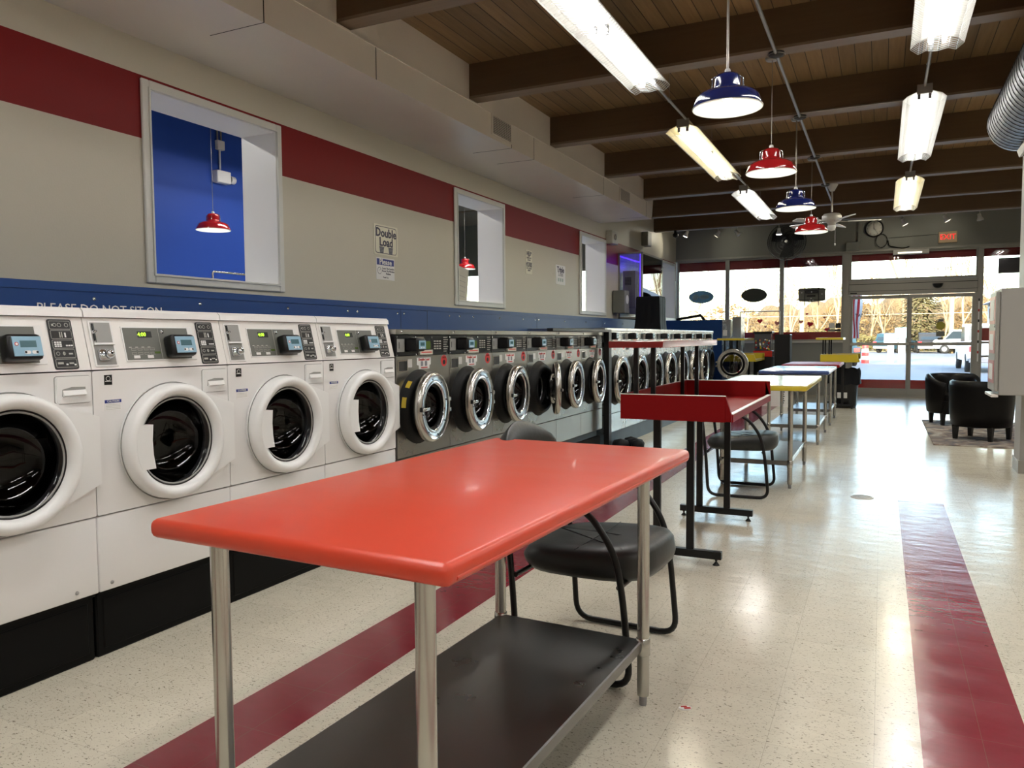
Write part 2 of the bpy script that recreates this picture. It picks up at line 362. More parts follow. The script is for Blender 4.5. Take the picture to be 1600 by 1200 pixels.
        Fc = [(k*n+i, k*n+(i+1) % n, ((k+1) % m)*n+(i+1) % n, ((k+1) % m)*n+i) for k in range(K) for i in range(n)]
        s.add(V, Fc, mat, smooth)
        if caps and not closed: s.add(V[:n], [list(range(n))[::-1]], mat); s.add(V[-n:], [list(range(n))], mat)
        return s
    def bar(s, a, b, w, h, mat):
        a = Vector(a); b = Vector(b); t = (b-a).normalized(); ref = Vector((0, 0, 1)) if abs(t.z) < .95 else Vector((0, 1, 0))
        u = t.cross(ref).normalized()*w/2; q = u.cross(t).normalized()*h/2
        V = [tuple(p+i*u+j*q) for p in (a, b) for i, j in ((-1,-1),(1,-1),(1,1),(-1,1))]
        return s.add(V, [(3,2,1,0),(4,5,6,7),(0,1,5,4),(1,2,6,5),(2,3,7,6),(3,0,4,7)], mat)
    def text(s, body, size, mat, M, depth=.0008, align='CENTER', sx=1.0, bold=0.0):
        cu = bpy.data.curves.new('lettering', 'FONT'); cu.body = body; cu.size = size; cu.align_x = align; cu.align_y = 'CENTER'; cu.extrude = depth; cu.resolution_u = 2; cu.space_line = .95; cu.offset = bold*size
        ob = bpy.data.objects.new('lettering', cu); COL.objects.link(ob)
        me = bpy.data.meshes.new_from_object(ob)
        old = s.M; s.M = old @ M @ Matrix.Diagonal((sx, 1, 1, 1))
        s.add([tuple(v.co) for v in me.vertices], [list(p.vertices) for p in me.polygons], mat)
        s.M = old; bpy.data.objects.remove(ob); bpy.data.curves.remove(cu); bpy.data.meshes.remove(me)
        return s
    def build(s, name, parent=None, label=None, cat=None, group=None, kind=None, loc=None):
        me = bpy.data.meshes.new(name); me.from_pydata(s.v, [], s.f)
        for m in s.mats: me.materials.append(MATS[m])
        me.polygons.foreach_set('material_index', s.m); me.polygons.foreach_set('use_smooth', s.s); me.update()
        o = bpy.data.objects.new(name, me); COL.objects.link(o)
        if parent: o.parent = parent
        if loc: o.location = loc
        tag(o, label, cat, group, kind); return o
def tag(o, label=None, cat=None, group=None, kind=None):
    if label: o['label'] = label
    if cat: o['category'] = cat
    if group: o['group'] = group
    if kind: o['kind'] = kind
    return o
def empty(name, loc=(0, 0, 0), rz=0.0, label=None, cat=None, group=None, kind=None):
    o = bpy.data.objects.new(name, None); COL.objects.link(o); o.location = loc; o.rotation_euler = (0, 0, rz); o.empty_display_size = .1
    return tag(o, label, cat, group, kind)
def kids(o): return [c for c in bpy.data.objects if c.parent == o]
def copy_tree(o, loc=None, rz=None, label=None, parent=None, group=None, swap=None, name=None):
    c = o.copy(); COL.objects.link(c); c.parent = parent
    if name: c.name = name
    if loc: c.location = loc
    if rz is not None: c.rotation_euler = (0, 0, rz)
    if label: c['label'] = label
    if group: c['group'] = group
    if swap and c.type == 'MESH':
        c.data = c.data.copy()
        for i, mt in enumerate(c.data.materials):
            if mt and mt.name in swap: c.data.materials[i] = MATS[swap[mt.name]]
    for k in kids(o): copy_tree(k, parent=c, swap=swap)
    return c
WALLX = Matrix(((0, 0, 1, 0), (1, 0, 0, 0), (0, 1, 0, 0), (0, 0, 0, 1)))      # lettering on a face looking to +X
WALLY = Matrix(((1, 0, 0, 0), (0, 0, -1, 0), (0, 1, 0, 0), (0, 0, 0, 1)))     # lettering on a face looking to -Y
def at(p, B=WALLX): return Matrix.Translation(p) @ B
def arc(cx, cy, r, a0, a1, n): return [(cx+r*math.cos(a0+(a1-a0)*i/n), cy+r*math.sin(a0+(a1-a0)*i/n)) for i in range(n+1)]
def rrect(x0, y0, x1, y1, r, n=5):
    return arc(x1-r, y1-r, r, 0, PI/2, n)+arc(x0+r, y1-r, r, PI/2, PI, n)+arc(x0+r, y0+r, r, PI, 1.5*PI, n)+arc(x1-r, y0+r, r, 1.5*PI, 2*PI, n)

# ------------------------------------------------------------------ the room
XW, XR, YF, YB, ZC, XS = -4.38, 4.0, 18.0, -7.0, 3.81, -3.478
MB().box((-12, YB, -.2), (XR, YF+.05, 0), 'vinyl_tile').build('floor', kind='structure')
MB().box((XW-.4, YB, ZC), (XR, YF+.3, ZC+.12), 'ceiling_planks').build('ceiling', kind='structure')
OPEN = [(3.613, 4.787), (7.676, 8.84), (11.66, 12.84), (15.74, 17.80)]
OPEN_Z = (1.715, 2.918)
def wall_with_holes(mb, mat, x0, x1, y0, y1, z0, z1, holes, hz):
    ys = [y0]+[v for h in holes for v in h]+[y1]
    for i in range(0, len(ys), 2):
        mb.box((x0, ys[i], z0), (x1, ys[i+1], z1), mat)
    for a, b in holes:
        mb.box((x0, a, z0), (x1, b, hz[0]), mat); mb.box((x0, a, hz[1]), (x1, b, z1), mat)
w = MB(); wall_with_holes(w, 'left_wall_paint', XW-.345, XW, YB, YF, 0, ZC, OPEN, OPEN_Z); w.build('wall_left', kind='structure')
MB().box((XR, YB, 0), (XR+.15, YF+.15, ZC), 'warm_wall').build('wall_right', kind='structure')
MB().box((XW-.345, YB-.15, 0), (XR+.15, YB, ZC), 'warm_wall').build('wall_back', kind='structure')
w = MB(); w.box((XW-.345, YF, 3.05), (XR, YF+.2, 4.9), 'grey_wall'); w.box((XW-.345, YF, 0), (-.76, YF+.2, 1.165), 'grey_wall')
w.box((2.48, YF, 0), (XR, YF+.2, 3.05), 'grey_wall'); w.box((XW-.345, YF, 1.16), (XW, YF+.2, 3.06), 'grey_wall')
w.build('wall_front', kind='structure')
for i, (a, b) in enumerate(OPEN):
    m = MB(); z0, z1 = OPEN_Z; d = XW-.345
    c = .06
    for y0, y1, q0, q1 in ((a-c, a, z0-c, z1+c), (b, b+c, z0-c, z1+c), (a, b, z0-c, z0), (a, b, z1, z1+c)):
        m.box((XW, y0, q0), (XW+.022, y1, q1), 'casing_white', .006)
    for y0, y1, q0, q1 in ((a-.012, a, z0-.012, z1+.012), (b, b+.012, z0-.012, z1+.012), (a, b, z0-.012, z0), (a, b, z1, z1+.012)):
        m.box((XW+.02, y0, q0), (XW+.032, y1, q1), 'casing_white')
    t = .004
    m.box((d, a, z0), (XW+.01, a+t, z1), 'reveal_white'); m.box((d, b-t, z0), (XW+.01, b, z1), 'reveal_white')
    m.box((d, a+t, z0), (XW+.01, b-t, z0+t), 'reveal_white'); m.box((d, a+t, z1-t), (XW+.01, b-t, z1), 'reveal_white')
    m.build('window_%d' % (i+1), kind='structure')
# soffit along the left wall, with its panel joints
m = MB(); SZ = 3.228; STOP = 3.47; SE = 12.60
m.box((XW, YB, SZ), (XS, SE, STOP), 'soffit_paint'); m.box((XW, YB, STOP), (XS-.018, SE, ZC), 'soffit_paint')
m.prism([(SE, SZ), (SE, ZC), (SE+.22, ZC), (SE+.10, SZ+.06)], 'x', XW, XS-.018, 'soffit_paint')
for y in (-3.0, -.6, 1.45, 3.733, 4.906, 7.26, 7.826, 10.168, 12.30):
    m.box((XS-.0, y-.004, SZ), (XS+.0015, y+.004, STOP), 'seam_dark')
    if y != 4.906: m.box((XW+.45, y-.0025, SZ-.0015), (XS, y+.0025, SZ+.001), 'seam_dark')
m.box((XS-.03, YB, STOP-.004), (XS+.008, SE, STOP+.006), 'soffit_paint')
m.build('trim_8', kind='structure')
# beams
BY = [4.545+1.93*k for k in range(-5, 7)]
for i, y in enumerate(BY):
    m = MB(); xa = XS-.02 if y < SE+.2 else XW
    m.box((xa, y-.075, 3.515), (XR, y+.075, ZC), 'beam_brown'); m.box((xa, y-.078, 3.495), (XR, y+.078, 3.517), 'beam_soffit_edge')
    m.build('trim_%d' % (i+20), kind='structure')
# bulkhead of blue steel sheets behind the machines
XB = -3.75; BT = 1.568
m = MB(); m.box((XW, .2, 1.30), (XB, 14.6, BT), 'blue_panel'); m.box((XB-.01, .2, BT-.038), (XB+.006, 14.6, BT+.003), 'blue_panel')
for y in (5.59, 6.02, 8.5, 10.9, 13.3): m.box((XB, y-.002, 1.30), (XB+.001, y+.002, BT-.04), 'seam_dark')
bulk = m.build('wall_bulkhead', kind='structure')
m = MB()
for y in (2.72, 3.42, 4.19, 4.86, 4.98, 5.54, 5.64, 6.42, 6.62, 6.9, 7.5, 8.1, 8.45, 8.55, 9.4, 10.2, 11.0, 11.9, 12.8, 13.7): m.lathe([(.0001, .006), (.009, .004), (.011, 0)], 'chrome', 8, 'x', (XB+.001, y, BT-.075))
m.build('screw', bulk)
MB().text('PLEASE DO NOT SIT ON\nTHE MACHINES', .066, 'label_white', at((XB+.003, 2.775, 1.405)), sx=1.02).build('lettering', bulk)
MB().box((XW, 4.07, 0), (-2.84, 8.06, .265), 'plinth_blue').box((-2.84, 4.07, 0), (-2.80, 8.06, .19), 'black_matte').build('baseboard_left', kind='structure')
MB().box((XW, 8.16, 0), (-2.80, 14.26, .19), 'plinth_blue').box((-2.80, 8.16, 0), (-2.785, 14.26, .185), 'plinth_blue').build('baseboard_front', kind='structure')

# front glazing
def pane(m, x0, x1, z0, z1, mat='pane', y=YF+.09): m.box((x0, y, z0), (x1, y+.008, z1), mat)
def glazing(name, x0, x1, z0, z1, bars=(), fr='alu', fw=.045, extra=None):
    root = empty(name, ((x0+x1)/2, YF+.09, z0), kind='structure'); cx = (x0+x1)/2
    m = MB(); m.M = Matrix.Translation((-cx, -(YF+.09), -z0))
    m.box((x0, YF+.04, z0), (x0+fw, YF+.14, z1), fr); m.box((x1-fw, YF+.04, z0), (x1, YF+.14, z1), fr)
    m.box((x0+fw, YF+.04, z0), (x1-fw, YF+.14, z0+fw), fr); m.box((x0+fw, YF+.04, z1-fw), (x1-fw, YF+.14, z1), fr)
    for b in bars: m.box((x0+fw, YF+.04, b-.022), (x1-fw, YF+.14, b+.022), fr)
    m.build('window_frame', root)
    m = MB(); m.M = Matrix.Translation((-cx, -(YF+.09), -z0)); pane(m, x0+fw, x1-fw, z0+fw, z1-fw); m.build('pane', root)
    for (a, b_, mt) in (extra or ()):
        m = MB(); m.M = Matrix.Translation((-cx, -(YF+.09), -z0)); m.box((x0+fw, YF+.115, a), (x1-fw, YF+.12, b_), mt); m.build('red_band', root)
    return root
RB = ((1.20, 1.375, 'band_red'), (2.80, 3.03, 'valance_red'))
glazing('window_5', -4.36, -3.21, 1.165, 3.05, extra=RB[1:])
glazing('window_6', -3.21, -2.03, 1.165, 3.05, extra=RB)
glazing('window_7', -2.03, -.76, 1.165, 3.05, extra=RB)
glazing('window_8', -.66, 1.72, 2.44, 3.05, extra=((2.86, 3.03, 'valance_red'),))
glazing('window_9', 1.76, 2.48, .02, 3.05, bars=(.85, 1.13), extra=((1.16, 1.42, 'band_red'), (2.85, 3.03, 'valance_red')))
m = MB(); m.box((XW, YF-.03, 3.045), (2.48, YF+.02, 3.085), 'alu'); m.box((XW, YF-.05, 1.14), (-.76, YF+.04, 1.175), 'alu_light')
m.box((-.76, YF-.01, 0), (-.66, YF+.15, 3.05), 'alu'); m.box((1.70, YF-.01, 0), (1.77, YF+.15, 3.05), 'alu')
m.build('trim_1', kind='structure')
# sliding entrance
door = empty('door_1', (.53, YF+.05, 0), kind='structure')
T = Matrix.Translation((-.53, -(YF+.05), 0))
m = MB(); m.M = T; m.box((-.655, YF-.06, 2.14), (1.70, YF+.12, 2.43), 'alu', .006)
m.box((-.655, YF-.063, 2.36), (1.70, YF-.058, 2.37), 'seam_dark'); m.box((-.655, YF-.063, 2.215), (1.70, YF-.058, 2.222), 'seam_dark')
m.box((-.63, YF-.066, 2.17), (-.50, YF-.06, 2.19), 'black_plastic'); m.box((-.66, YF+.0, 0), (-.62, YF+.1, 2.14), 'alu'); m.box((1.665, YF, 0), (1.70, YF+.1, 2.14), 'alu')
m.box((-.66, YF-.02, 0), (1.70, YF+.14, .02), 'alu'); m.build('door_frame', door)
m = MB(); m.M = T; m.lathe([(.0001, -.09), (.05, -.085), (.085, -.05), (.10, 0)], 'black_plastic', 16, 'z', (1.0, YF-.07, 2.33)); m.build('motion_sensor', door)
for (x0, x1, y) in ((-.62, .50, YF+.07), (.50, 1.665, YF+.02)):
    m = MB(); m.M = T; t = .045
    m.box((x0, y, .02), (x0+t, y+.045, 2.13), 'alu'); m.box((x1-t, y, .02), (x1, y+.045, 2.13), 'alu')
    m.box((x0+t, y, .02), (x1-t, y+.045, .17), 'alu'); m.box((x0+t, y, 2.06), (x1-t, y+.045, 2.13), 'alu')
    pn = m.build('door_panel', door)
    m = MB(); m.M = T; m.box((x0+t, y+.018, .17), (x1-t, y+.026, 2.06), 'pane'); m.build('pane', pn)
    m = MB(); m.M = T; m.box((x0, y-.03, 1.075), (x1, y+.0, 1.135), 'alu_light' if x0 < 0 else 'alu', .005); m.build('push_bar', pn)
    m = MB(); m.M = T; m.box((x0+t, y+.028, .17), (x1-t, y+.033, .35), 'band_red'); m.build('red_band', pn)
# mirrored lettering (seen from inside) and stickers
MIR = Matrix.Diagonal((-1, 1, 1, 1))
def thing_text(name, body, size, mat, x, z, label, cat, y=YF+.065, sx=1.0, mirror=True, rz=0):
    m = MB(); B = at((0, 0, 0), WALLY)
    if mirror: B = B @ MIR
    m.text(body, size, mat, B, sx=sx); return m.build(name, None, label, cat, loc=(x, y, z))
m = MB(); B = at((0, 0, 0), WALLY) @ MIR
m.text('LAUNDROMAT', .105, 'sign_ink', B, sx=.9)
m.text('Center', .085, 'sign_grey', at((.47, 0, .0), WALLY) @ MIR @ Matrix.Rotation(.12, 4, 'Z'))
m.text('Hours\nMonday - Sunday\n7 AM - 9 PM\nLast wash 8 PM\nAttendant on duty', .035, 'sign_grey', at((.0, 0, -.19), WALLY) @ MIR)
m.build('door_lettering', None, 'reversed dark laundromat lettering on the left entrance door glass', 'lettering', loc=(-.21, YF+.085, 1.71))
thing_text('transom_lettering', '711  am 9 11', .10, 'sign_grey', 1.0, 2.63, 'faint reversed characters on the transom glass above the entrance', 'lettering', y=YF+.088)
m = MB(); m.box((-.045, 0, .085), (.045, .002, .135), 'sticker_grey'); m.disc(.083, 'sticker_yellow', 'y', (0, 0, 0), 24); m.box((-.08, 0, -.215), (.08, .002, -.115), 'sticker_grey'); m.box((-.05, 0, -.29), (.05, .002, -.245), 'sticker_grey')
m.build('door_sticker', None, 'column of stickers with a round yellow one on the right entrance door', 'sticker', loc=(1.075, YF+.035, 1.475))

# ------------------------------------------------------------------ white washers
XF = -2.775
def door_ring_white(m, c):
    m.lathe([(.247, 0), (.247, .035), (.238, .052), (.222, .056), (.203, .050), (.193, .030), (.191, .012)], 'plastic_white', 56, 'x', c)
def make_white_washer():
    r = empty('white_washer'); H = .343; D = -.78
    m = MB(); m.box((D, -H, .272), (-.002, H, .574), 'enamel_white', .006, 2); m.build('lower_panel', r)
    m = MB(); m.shell((D, -H, .580), (-.004, H, 1.152), 'enamel_white'); m.plate(rrect(-H, .580, H, 1.152, .008, 3), .010-.004, .840, .188, -.006, 0, 'enamel_white'); body = m.build('body', r)
    m = MB(); m.lathe([(.188, -.004), (.186, -.03), (.20, -.04), (.235, -.06), (.235, -.45), (.0001, -.45)], 'drum_dark', 40, 'x', (0, .006, .840))
    for k in range(3): a_ = 2*PI*k/3+.4; m.prism([(.006+.232*math.cos(a_-.13), .84+.232*math.sin(a_-.13)), (.006+.165*math.cos(a_), .84+.165*math.sin(a_)), (.006+.232*math.cos(a_+.13), .84+.232*math.sin(a_+.13))], 'x', -.44, -.08, 'drum_steel')
    m.build('drum', r)
    m = MB()
    for y in (-.30, .30): m.lathe([(.0001, .004), (.007, .003), (.008, 0)], 'recess_grey', 10, 'x', (-.002, y*.9-.02, .30))
    m.build('screw', body)
    m = MB(); m.box((-.74, -H+.003, 0), (-.035, H-.003, .262), 'kick_black', .006); m.box((-.05, -H+.03, .03), (-.03, H-.03, .235), 'kick_black', .004); m.box((-.7, -H+.004, .258), (-.02, H-.004, .273), 'black_matte'); m.build('base', r)
    # console leaning back
    a = math.atan(.048/.205)
    m = MB(); m.prism([(0, 1.157), (-.050, 1.362), (-.30, 1.362), (-.30, 1.157)], 'y', -H, H, 'enamel_console'); m.box((D, -H, 1.152), (-.28, H, 1.362), 'enamel_white'); con = m.build('console', r)
    m = MB(); m.prism([(-.038, 1.364), (-.042, 1.388), (-.056, 1.400), (D, 1.405), (D, 1.364)], 'y', -H+.001, H-.001, 'enamel_white'); m.build('lid', r)
    S = Matrix.Translation((0, 0, 1.157)) @ Matrix.Rotation(-a, 4, 'Y')
    def cm(): q = MB(); q.M = S; return q
    o = -.345
    # coin slot recess
    m = cm(); m.box((.0, o+.018, .010), (.004, o+.122, .197), 'plastic_white', .002); m.box((.003, o+.026, .018), (.0045, o+.112, .190), 'recess_grey')
    m.box((.004, o+.040, .108), (.008, o+.104, .186), 'recess_grey'); m.box((.004, o+.026, .098), (.013, o+.114, .106), 'plastic_white')
    m.box((.004, o+.031, .115), (.009, o+.036, .185), 'black_plastic'); m.lathe([(.0001, .022), (.006, .02), (.008, .004)], 'chrome', 10, 'x', (.004, o+.033, .15))
    coin = m.build('coin_slot', con)
    m = cm(); m.box((.004, o+.034, .034), (.022, o+.078, .078), 'chrome', .006, 2); m.lathe([(.0001, .034), (.010, .034), (.017, .028), (.019, .02)], 'chrome', 16, 'x', (.004, o+.075, .058)); m.lathe([(.0001, .035), (.005, .0355)], 'black_plastic', 10, 'x', (.004, o+.075, .058)); m.build('coin_lock', con)
    # display panel
    m = cm(); m.box((0, o+.160, .028), (.003, o+.520, .176), 'plastic_white', .001); m.box((.003, o+.166, .034), (.0045, o+.490, .170), 'display_grey')
    m.box((.0045, o+.335, .034), (.0052, o+.337, .170), 'icon_line')
    m.box((.0045, o+.232, .128), (.0055, o+.300, .155), 'black_plastic')
    for i, dx in enumerate((.175, .205, .235, .265)): m.box((.0045, o+dx+.005, .085), (.0053, o+dx+.018, .089), 'icon_line')
    for j in range(2):
        for i in range(4):
            y0 = o+.190+i*.030; z0 = .078-j*.018-.004
            m.box((.0045, y0, z0), (.0053, y0+.022, z0+.009), 'icon_line')
            m.box((.0053, y0+.001, z0+.001), (.0056, y0+.021, z0+.008), 'display_grey')
    m.box((.0045, o+.196, .040), (.006, o+.225, .052), 'label_white'); m.box((.0045, o+.262, .040), (.006, o+.291, .052), 'label_white')
    m.box((.0045, o+.300, .058), (.006, o+.328, .067), 'lcd_green'); m.lathe([(.0001, .012), (.007, .012), (.009, .004)], 'chrome', 12, 'x', (.003, o+.352, .153))
    m.text('4:00', .024, 'led_green', Matrix.Translation((.0058, o+.252, .141)) @ WALLX)
    dp = m.build('display_panel', con)
    # card reader
    m = cm(); m.box((.003, o+.352, .036), (.060, o+.478, .132), 'black_plastic', .014, 2); m.box((.058, o+.368, .048), (.062, o+.472, .120), 'lcd_frame', .001)
    m.box((.062, o+.394, .080), (.0625, o+.452, .104), 'lcd_dark'); m.lathe([(.0001, .001), (.007, .0008)], 'label_red', 12, 'x', (.062, o+.381, .092)); m.lathe([(.0001, .0016), (.0045, .0014)], 'label_white', 12, 'x', (.062, o+.381, .092))
    for y in (.405, .432): m.prism(rrect(o+y, .056, o+y+.022, .068, .005), 'x', .062, .0628, 'label_white')
    for y in (.409, .450): m.lathe([(.0001, .0016), (.0045, .0014)], 'black_plastic', 12, 'x', (.062, o+y, .062))
    m.build('card_reader', con)
    # icon strip
    m = cm(); m.prism(rrect(o+.545, .006, o+.640, .200, .008), 'x', 0, .003, 'black_plastic')
    for k in range(5):
        z0 = .013+k*.037
        P = rrect(o+.551, z0, o+.634, z0+.033, .004, 3); Q = rrect(o+.5525, z0+.0015, o+.6325, z0+.0315, .003, 3)
        m.prism(P, 'x', .003, .0034, 'icon_line'); m.prism(Q, 'x', .0034, .0038, 'black_plastic')
    z = .013
    def ic(y, zz, w_, h_, mt='icon_line'): m.box((.0038, o+y, zz), (.0042, o+y+w_, zz+h_), mt)
    def ring(y, zz, rr): m.lathe([(rr, 0), (rr-.0018, .0004)], 'icon_line', 14, 'x', (.0038, o+y, zz))
    ring(.572, .178, .007); ring(.590, .178, .008); ring(.618, .178, .008); ic(.560, .174, .006, .008)
    ic(.560, .130, .020, .018, 'seam_dark'); ic(.584, .129, .004, .022); ic(.592, .129, .004, .022); ic(.604, .130, .006, .018, 'icon_white')
    for i in range(3):
        for j in range(3): ic(.558+i*.010, .093+j*.0075, .008, .0055, 'icon_white')
        ic(.602+i*.010, .095, .008, .0055, 'icon_white')
    ring(.566, .067, .0075); ic(.587, .060, .004, .014); ic(.608, .063, .016, .006); ring(.590, .067, .006)
    ic(.558, .026, .022, .008); ic(.590, .022, .008, .006, 'icon_white'); ic(.603, .026, .018, .006); ic(.622, .020, .008, .006, 'icon_white')
    m.build('instruction_strip', con)
    # soap drawer
    m = MB(); m.prism(rrect(o+.5355, 1.0315, o+.6805, 1.1385, .011), 'x', -.002, .0012, 'recess_grey'); m.prism(rrect(o+.538, 1.034, o+.678, 1.136, .010), 'x', -.002, .006, 'plastic_white'); m.prism(rrect(o+.541, 1.037, o+.675, 1.133, .009), 'x', .006, .009, 'plastic_white')
    dr = m.build('soap_drawer', r)
    m = MB(); m.prism([(o+.560, 1.062), (o+.562, 1.088), (o+.60, 1.096), (o+.655, 1.094), (o+.657, 1.062)], 'x', .0092, .0096, 'recess_grey')
    m.prism([(.0096, 1.060), (.020, 1.066), (.012, 1.084), (.0096, 1.084)], 'y', o+.563, o+.654, 'plastic_white'); m.build('handle', dr)
    # door
    c = (.0, o+.355, .840)
    m = MB()
    a0 = math.radians(62); pts = arc(c[1]-.004, c[2], .246, -math.radians(68), -2*PI+math.radians(68), 40)
    pts = pts + [(o+.696, .975), (o+.696, .712)]
    m.plate(pts, c[1]-.004, c[2], .192, .001, .028, 'plastic_white')
    dm = m.build('door', r)
    m = MB(); door_ring_white(m, (c[0]+.022, c[1]-.004, c[2])); m.lathe([(.2475, .0195), (.2535, .0205), (.2535, .021)], 'recess_grey', 56, 'x', (c[0], c[1]-.004, c[2])); m.build('door_ring', dm)  # grey band round the ring: its shadow line as colour
    m = MB(); m.lathe([(.193, .030), (.188, .030), (.176, -.005), (.160, -.040), (.13, -.075), (.08, -.095), (.0001, -.10)], 'glass_dark', 48, 'x', (c[0]+.018, c[1]-.004, c[2]))
    m.lathe([(.186, .0295), (.183, .031), (.179, .0275)], 'recess_grey', 48, 'x', (c[0]+.018, c[1]-.004, c[2])); m.build('door_glass', dm)
    m = MB(); A = arc(c[1]-.004, c[2], .222, math.radians(157), math.radians(206), 8); Bq = [(o+.216, .742), (o+.206, .80), (o+.203, .86), (o+.208, .925)]
    m.prism(A+Bq, 'x', .040, .079, 'plastic_white'); m.build('handle', dm)
    # stickers
    m = MB(); m.box((.0, o+.052, 1.095), (.0012, o+.086, 1.135), 'black_plastic'); m.box((.0012, o+.055, 1.108), (.0015, o+.083, 1.111), 'label_white'); m.lathe([(.010, 0), (.008, .0004)], 'label_white', 12, 'x', (.0012, o+.069, 1.120)); m.build('energy_sticker', body)
    m = MB(); m.box((0, o+.050, .992), (.0012, o+.124, 1.035), 'label_white'); m.box((.0012, o+.050, 1.022), (.0015, o+.124, 1.035), 'label_blue')
    for k in range(4): m.box((.0012, o+.054, 1.014-k*.006), (.0015, o+.120, 1.0155-k*.006), 'icon_line')
    m.text('CAUTION', .012, 'label_white', at((.0022, o+.087, 1.0285))); m.build('warning_label', body)
    return r
ww = make_white_washer()
tag(ww, 'white front-load washer cut off by the left edge of the photo', 'washing machine', 'white washers in the front row')
ww.location = (XF, 1.300+.345, 0)
for k, lb in enumerate(('white front-load washer second from the left, fully in view', 'white front-load washer third from the left, behind the red table corner', 'white front-load washer next to the first stainless steel machine')):
    copy_tree(ww, (XF, 1.990+.69*k+.345, 0), label=lb)
copy_tree(ww, (XF, .610+.345, 0), label='white front-load washer just outside the left edge, beside the cut-off one')

# ------------------------------------------------------------------ stainless washers
def porthole(m_gasket, c, R, chrome_in):
    pass
def make_steel_washer(W=.665, ztop=1.333, zp=1.160, zb=.270, seam=.500, R=.232, zc=.822, Rg=.150, steel='steel', big=False, yc=0.0):
    r = empty('steel_washer'); h = W/2-.0015; D = -.95
    m = MB(); m.shell((D, -h, seam+.003), (-.003, h, zp), steel); m.plate([(-h, seam+.003), (h, seam+.003), (h, zp), (-h, zp)], yc, zc, Rg+.004, -.006, 0, steel); body = m.build('body', r)
    m = MB(); m.lathe([(Rg+.004, -.004), (Rg+.01, -.05), (R, -.07), (R, -.5), (.0001, -.5)], 'drum_dark', 40, 'x', (0, yc, zc)); m.lathe([(Rg+.0, -.03), (Rg-.008, -.035), (Rg+.002, -.05)], 'drum_steel', 40, 'x', (0, yc, zc))
    for k in range(3): a_ = 2*PI*k/3+.4; m.prism([(yc+.98*R*math.cos(a_-.13), zc+.98*R*math.sin(a_-.13)), (yc+.7*R*math.cos(a_), zc+.7*R*math.sin(a_)), (yc+.98*R*math.cos(a_+.13), zc+.98*R*math.sin(a_+.13))], 'x', -.49, -.09, 'drum_steel')
    m.build('drum', r)
    m = MB(); m.box((D, -h, zb), (-.001, h, seam-.003), steel, .003); m.build('lower_panel', r)
    m = MB(); m.box((D, -h, zp+.002), (-.004, h, ztop-.036), 'black_plastic' if not big else steel, .002)
    con = m.build('control_panel', r)
    m = MB(); m.box((D, -h-.001, ztop-.034), (.004, h+.001, ztop), steel, .003); m.lathe([(.0001, .006), (.007, .006), (.009, 0)], 'chrome', 10, 'x', (.004, -h+.055, ztop-.017)); m.lathe([(.0001, .006), (.004, .006), (.006, 0)], 'black_plastic', 10, 'x', (.004, -h+.062, ztop-.012)); m.build('lid', r)
    o = -h
    m = MB(); m.box((-.005, o+.016, zp+.028), (-.001, o+.10, ztop-.062), 'recess_grey'); m.box((-.001, o+.035, zp+.05), (0, o+.04, zp+.09), 'black_plastic'); m.build('coin_slot', con)
    m = MB(); m.box((-.004, o+.105, zp+.030), (.095, o+.205, ztop-.055), 'black_plastic', .014, 2); m.box((.02, o+.10, ztop-.056), (.09, o+.19, ztop-.050), 'chrome_worn')
    m.box((.094, o+.120, zp+.046), (.098, o+.200, zp+.100), 'lcd_frame'); m.box((.098, o+.135, zp+.066), (.0985, o+.185, zp+.088), 'lcd_dark'); m.box((.098, o+.140, zp+.051), (.0985, o+.155, zp+.058), 'label_white'); m.box((.098, o+.168, zp+.051), (.0985, o+.183, zp+.058), 'label_white'); m.build('card_reader', con)
    m = MB(); m.box((-.004, o+.315, zp+.044), (.001, o+.415, zp+.095), 'lcd_green'); m.build('screen', con)
    m = MB()
    for j in range(4):
        for i in range(3): m.box((-.004, o+.466+i*.034, zp+.040+j*.017), (-.001, o+.488+i*.034, zp+.048+j*.017), 'icon_line')
    m.build('button_pad', con); m = MB()
    for j in range(7): m.box((-.004, o+.592, zp+.022+j*.016), (-.0015, o+.592+.04+.012*((j*7) % 3), zp+.027+j*.016), 'icon_line')
    m.build('cycle_list', con); m = MB()
    for y in (.02, .24, .44, W-.025):
        for z in (.008, .122 if not big else .14): m.lathe([(.0001, .003), (.005, .002), (.006, 0)], 'chrome', 8, 'x', (-.004, o+y, zp+z))
    m.build('screw', con)
    m = MB(); m.prism([(o+.262, zp+.006), (o+.262, zp+.02), (o+.29, zp+.035), (o+.425, zp+.037), (o+.425, zp+.006)], 'x', -.003, .012, 'paper'); m.box((.012, o+.28, zp+.018), (.0125, o+.41, zp+.025), 'label_red'); m.build('paper_flap', con)
    # soap box
    z1 = zp-.024
    m = MB(); m.box((0, o+.018, z1-.078), (.004, o+.128, z1), 'chrome_worn', .001); m.box((.004, o+.026, z1-.07), (.0045, o+.120, z1-.008), 'grille_dark'); m.box((.0045, o+.085, z1-.066), (.005, o+.118, z1-.012), 'black_satin'); m.build('soap_hatch', body)
    m = MB(); m.box((0, o+.134, z1-.050), (.0012, o+.182, z1+.003), 'label_white'); m.build('price_label', body)
    m = MB(); m.prism([(o+.240, z1+.010), (o+.414, z1+.010), (o+.414, z1-.038), (o+.396, z1-.040), (o+.396, z1-.066), (o+.262, z1-.066), (o+.262, z1-.040), (o+.240, z1-.038)], 'x', 0, .0012, 'label_white')
    m.text('Double Load' if not big else 'Triple Load', .026, 'label_red', at((.0022, o+.327, z1-.003))); m.box((.0012, o+.288, z1-.046), (.002, o+.316, z1-.014), 'sign_grey'); m.box((.0012, o+.338, z1-.046), (.002, o+.366, z1-.014), 'sign_grey'); m.box((.0012, o+.29, z1-.06), (.002, o+.37, z1-.053), 'label_red')
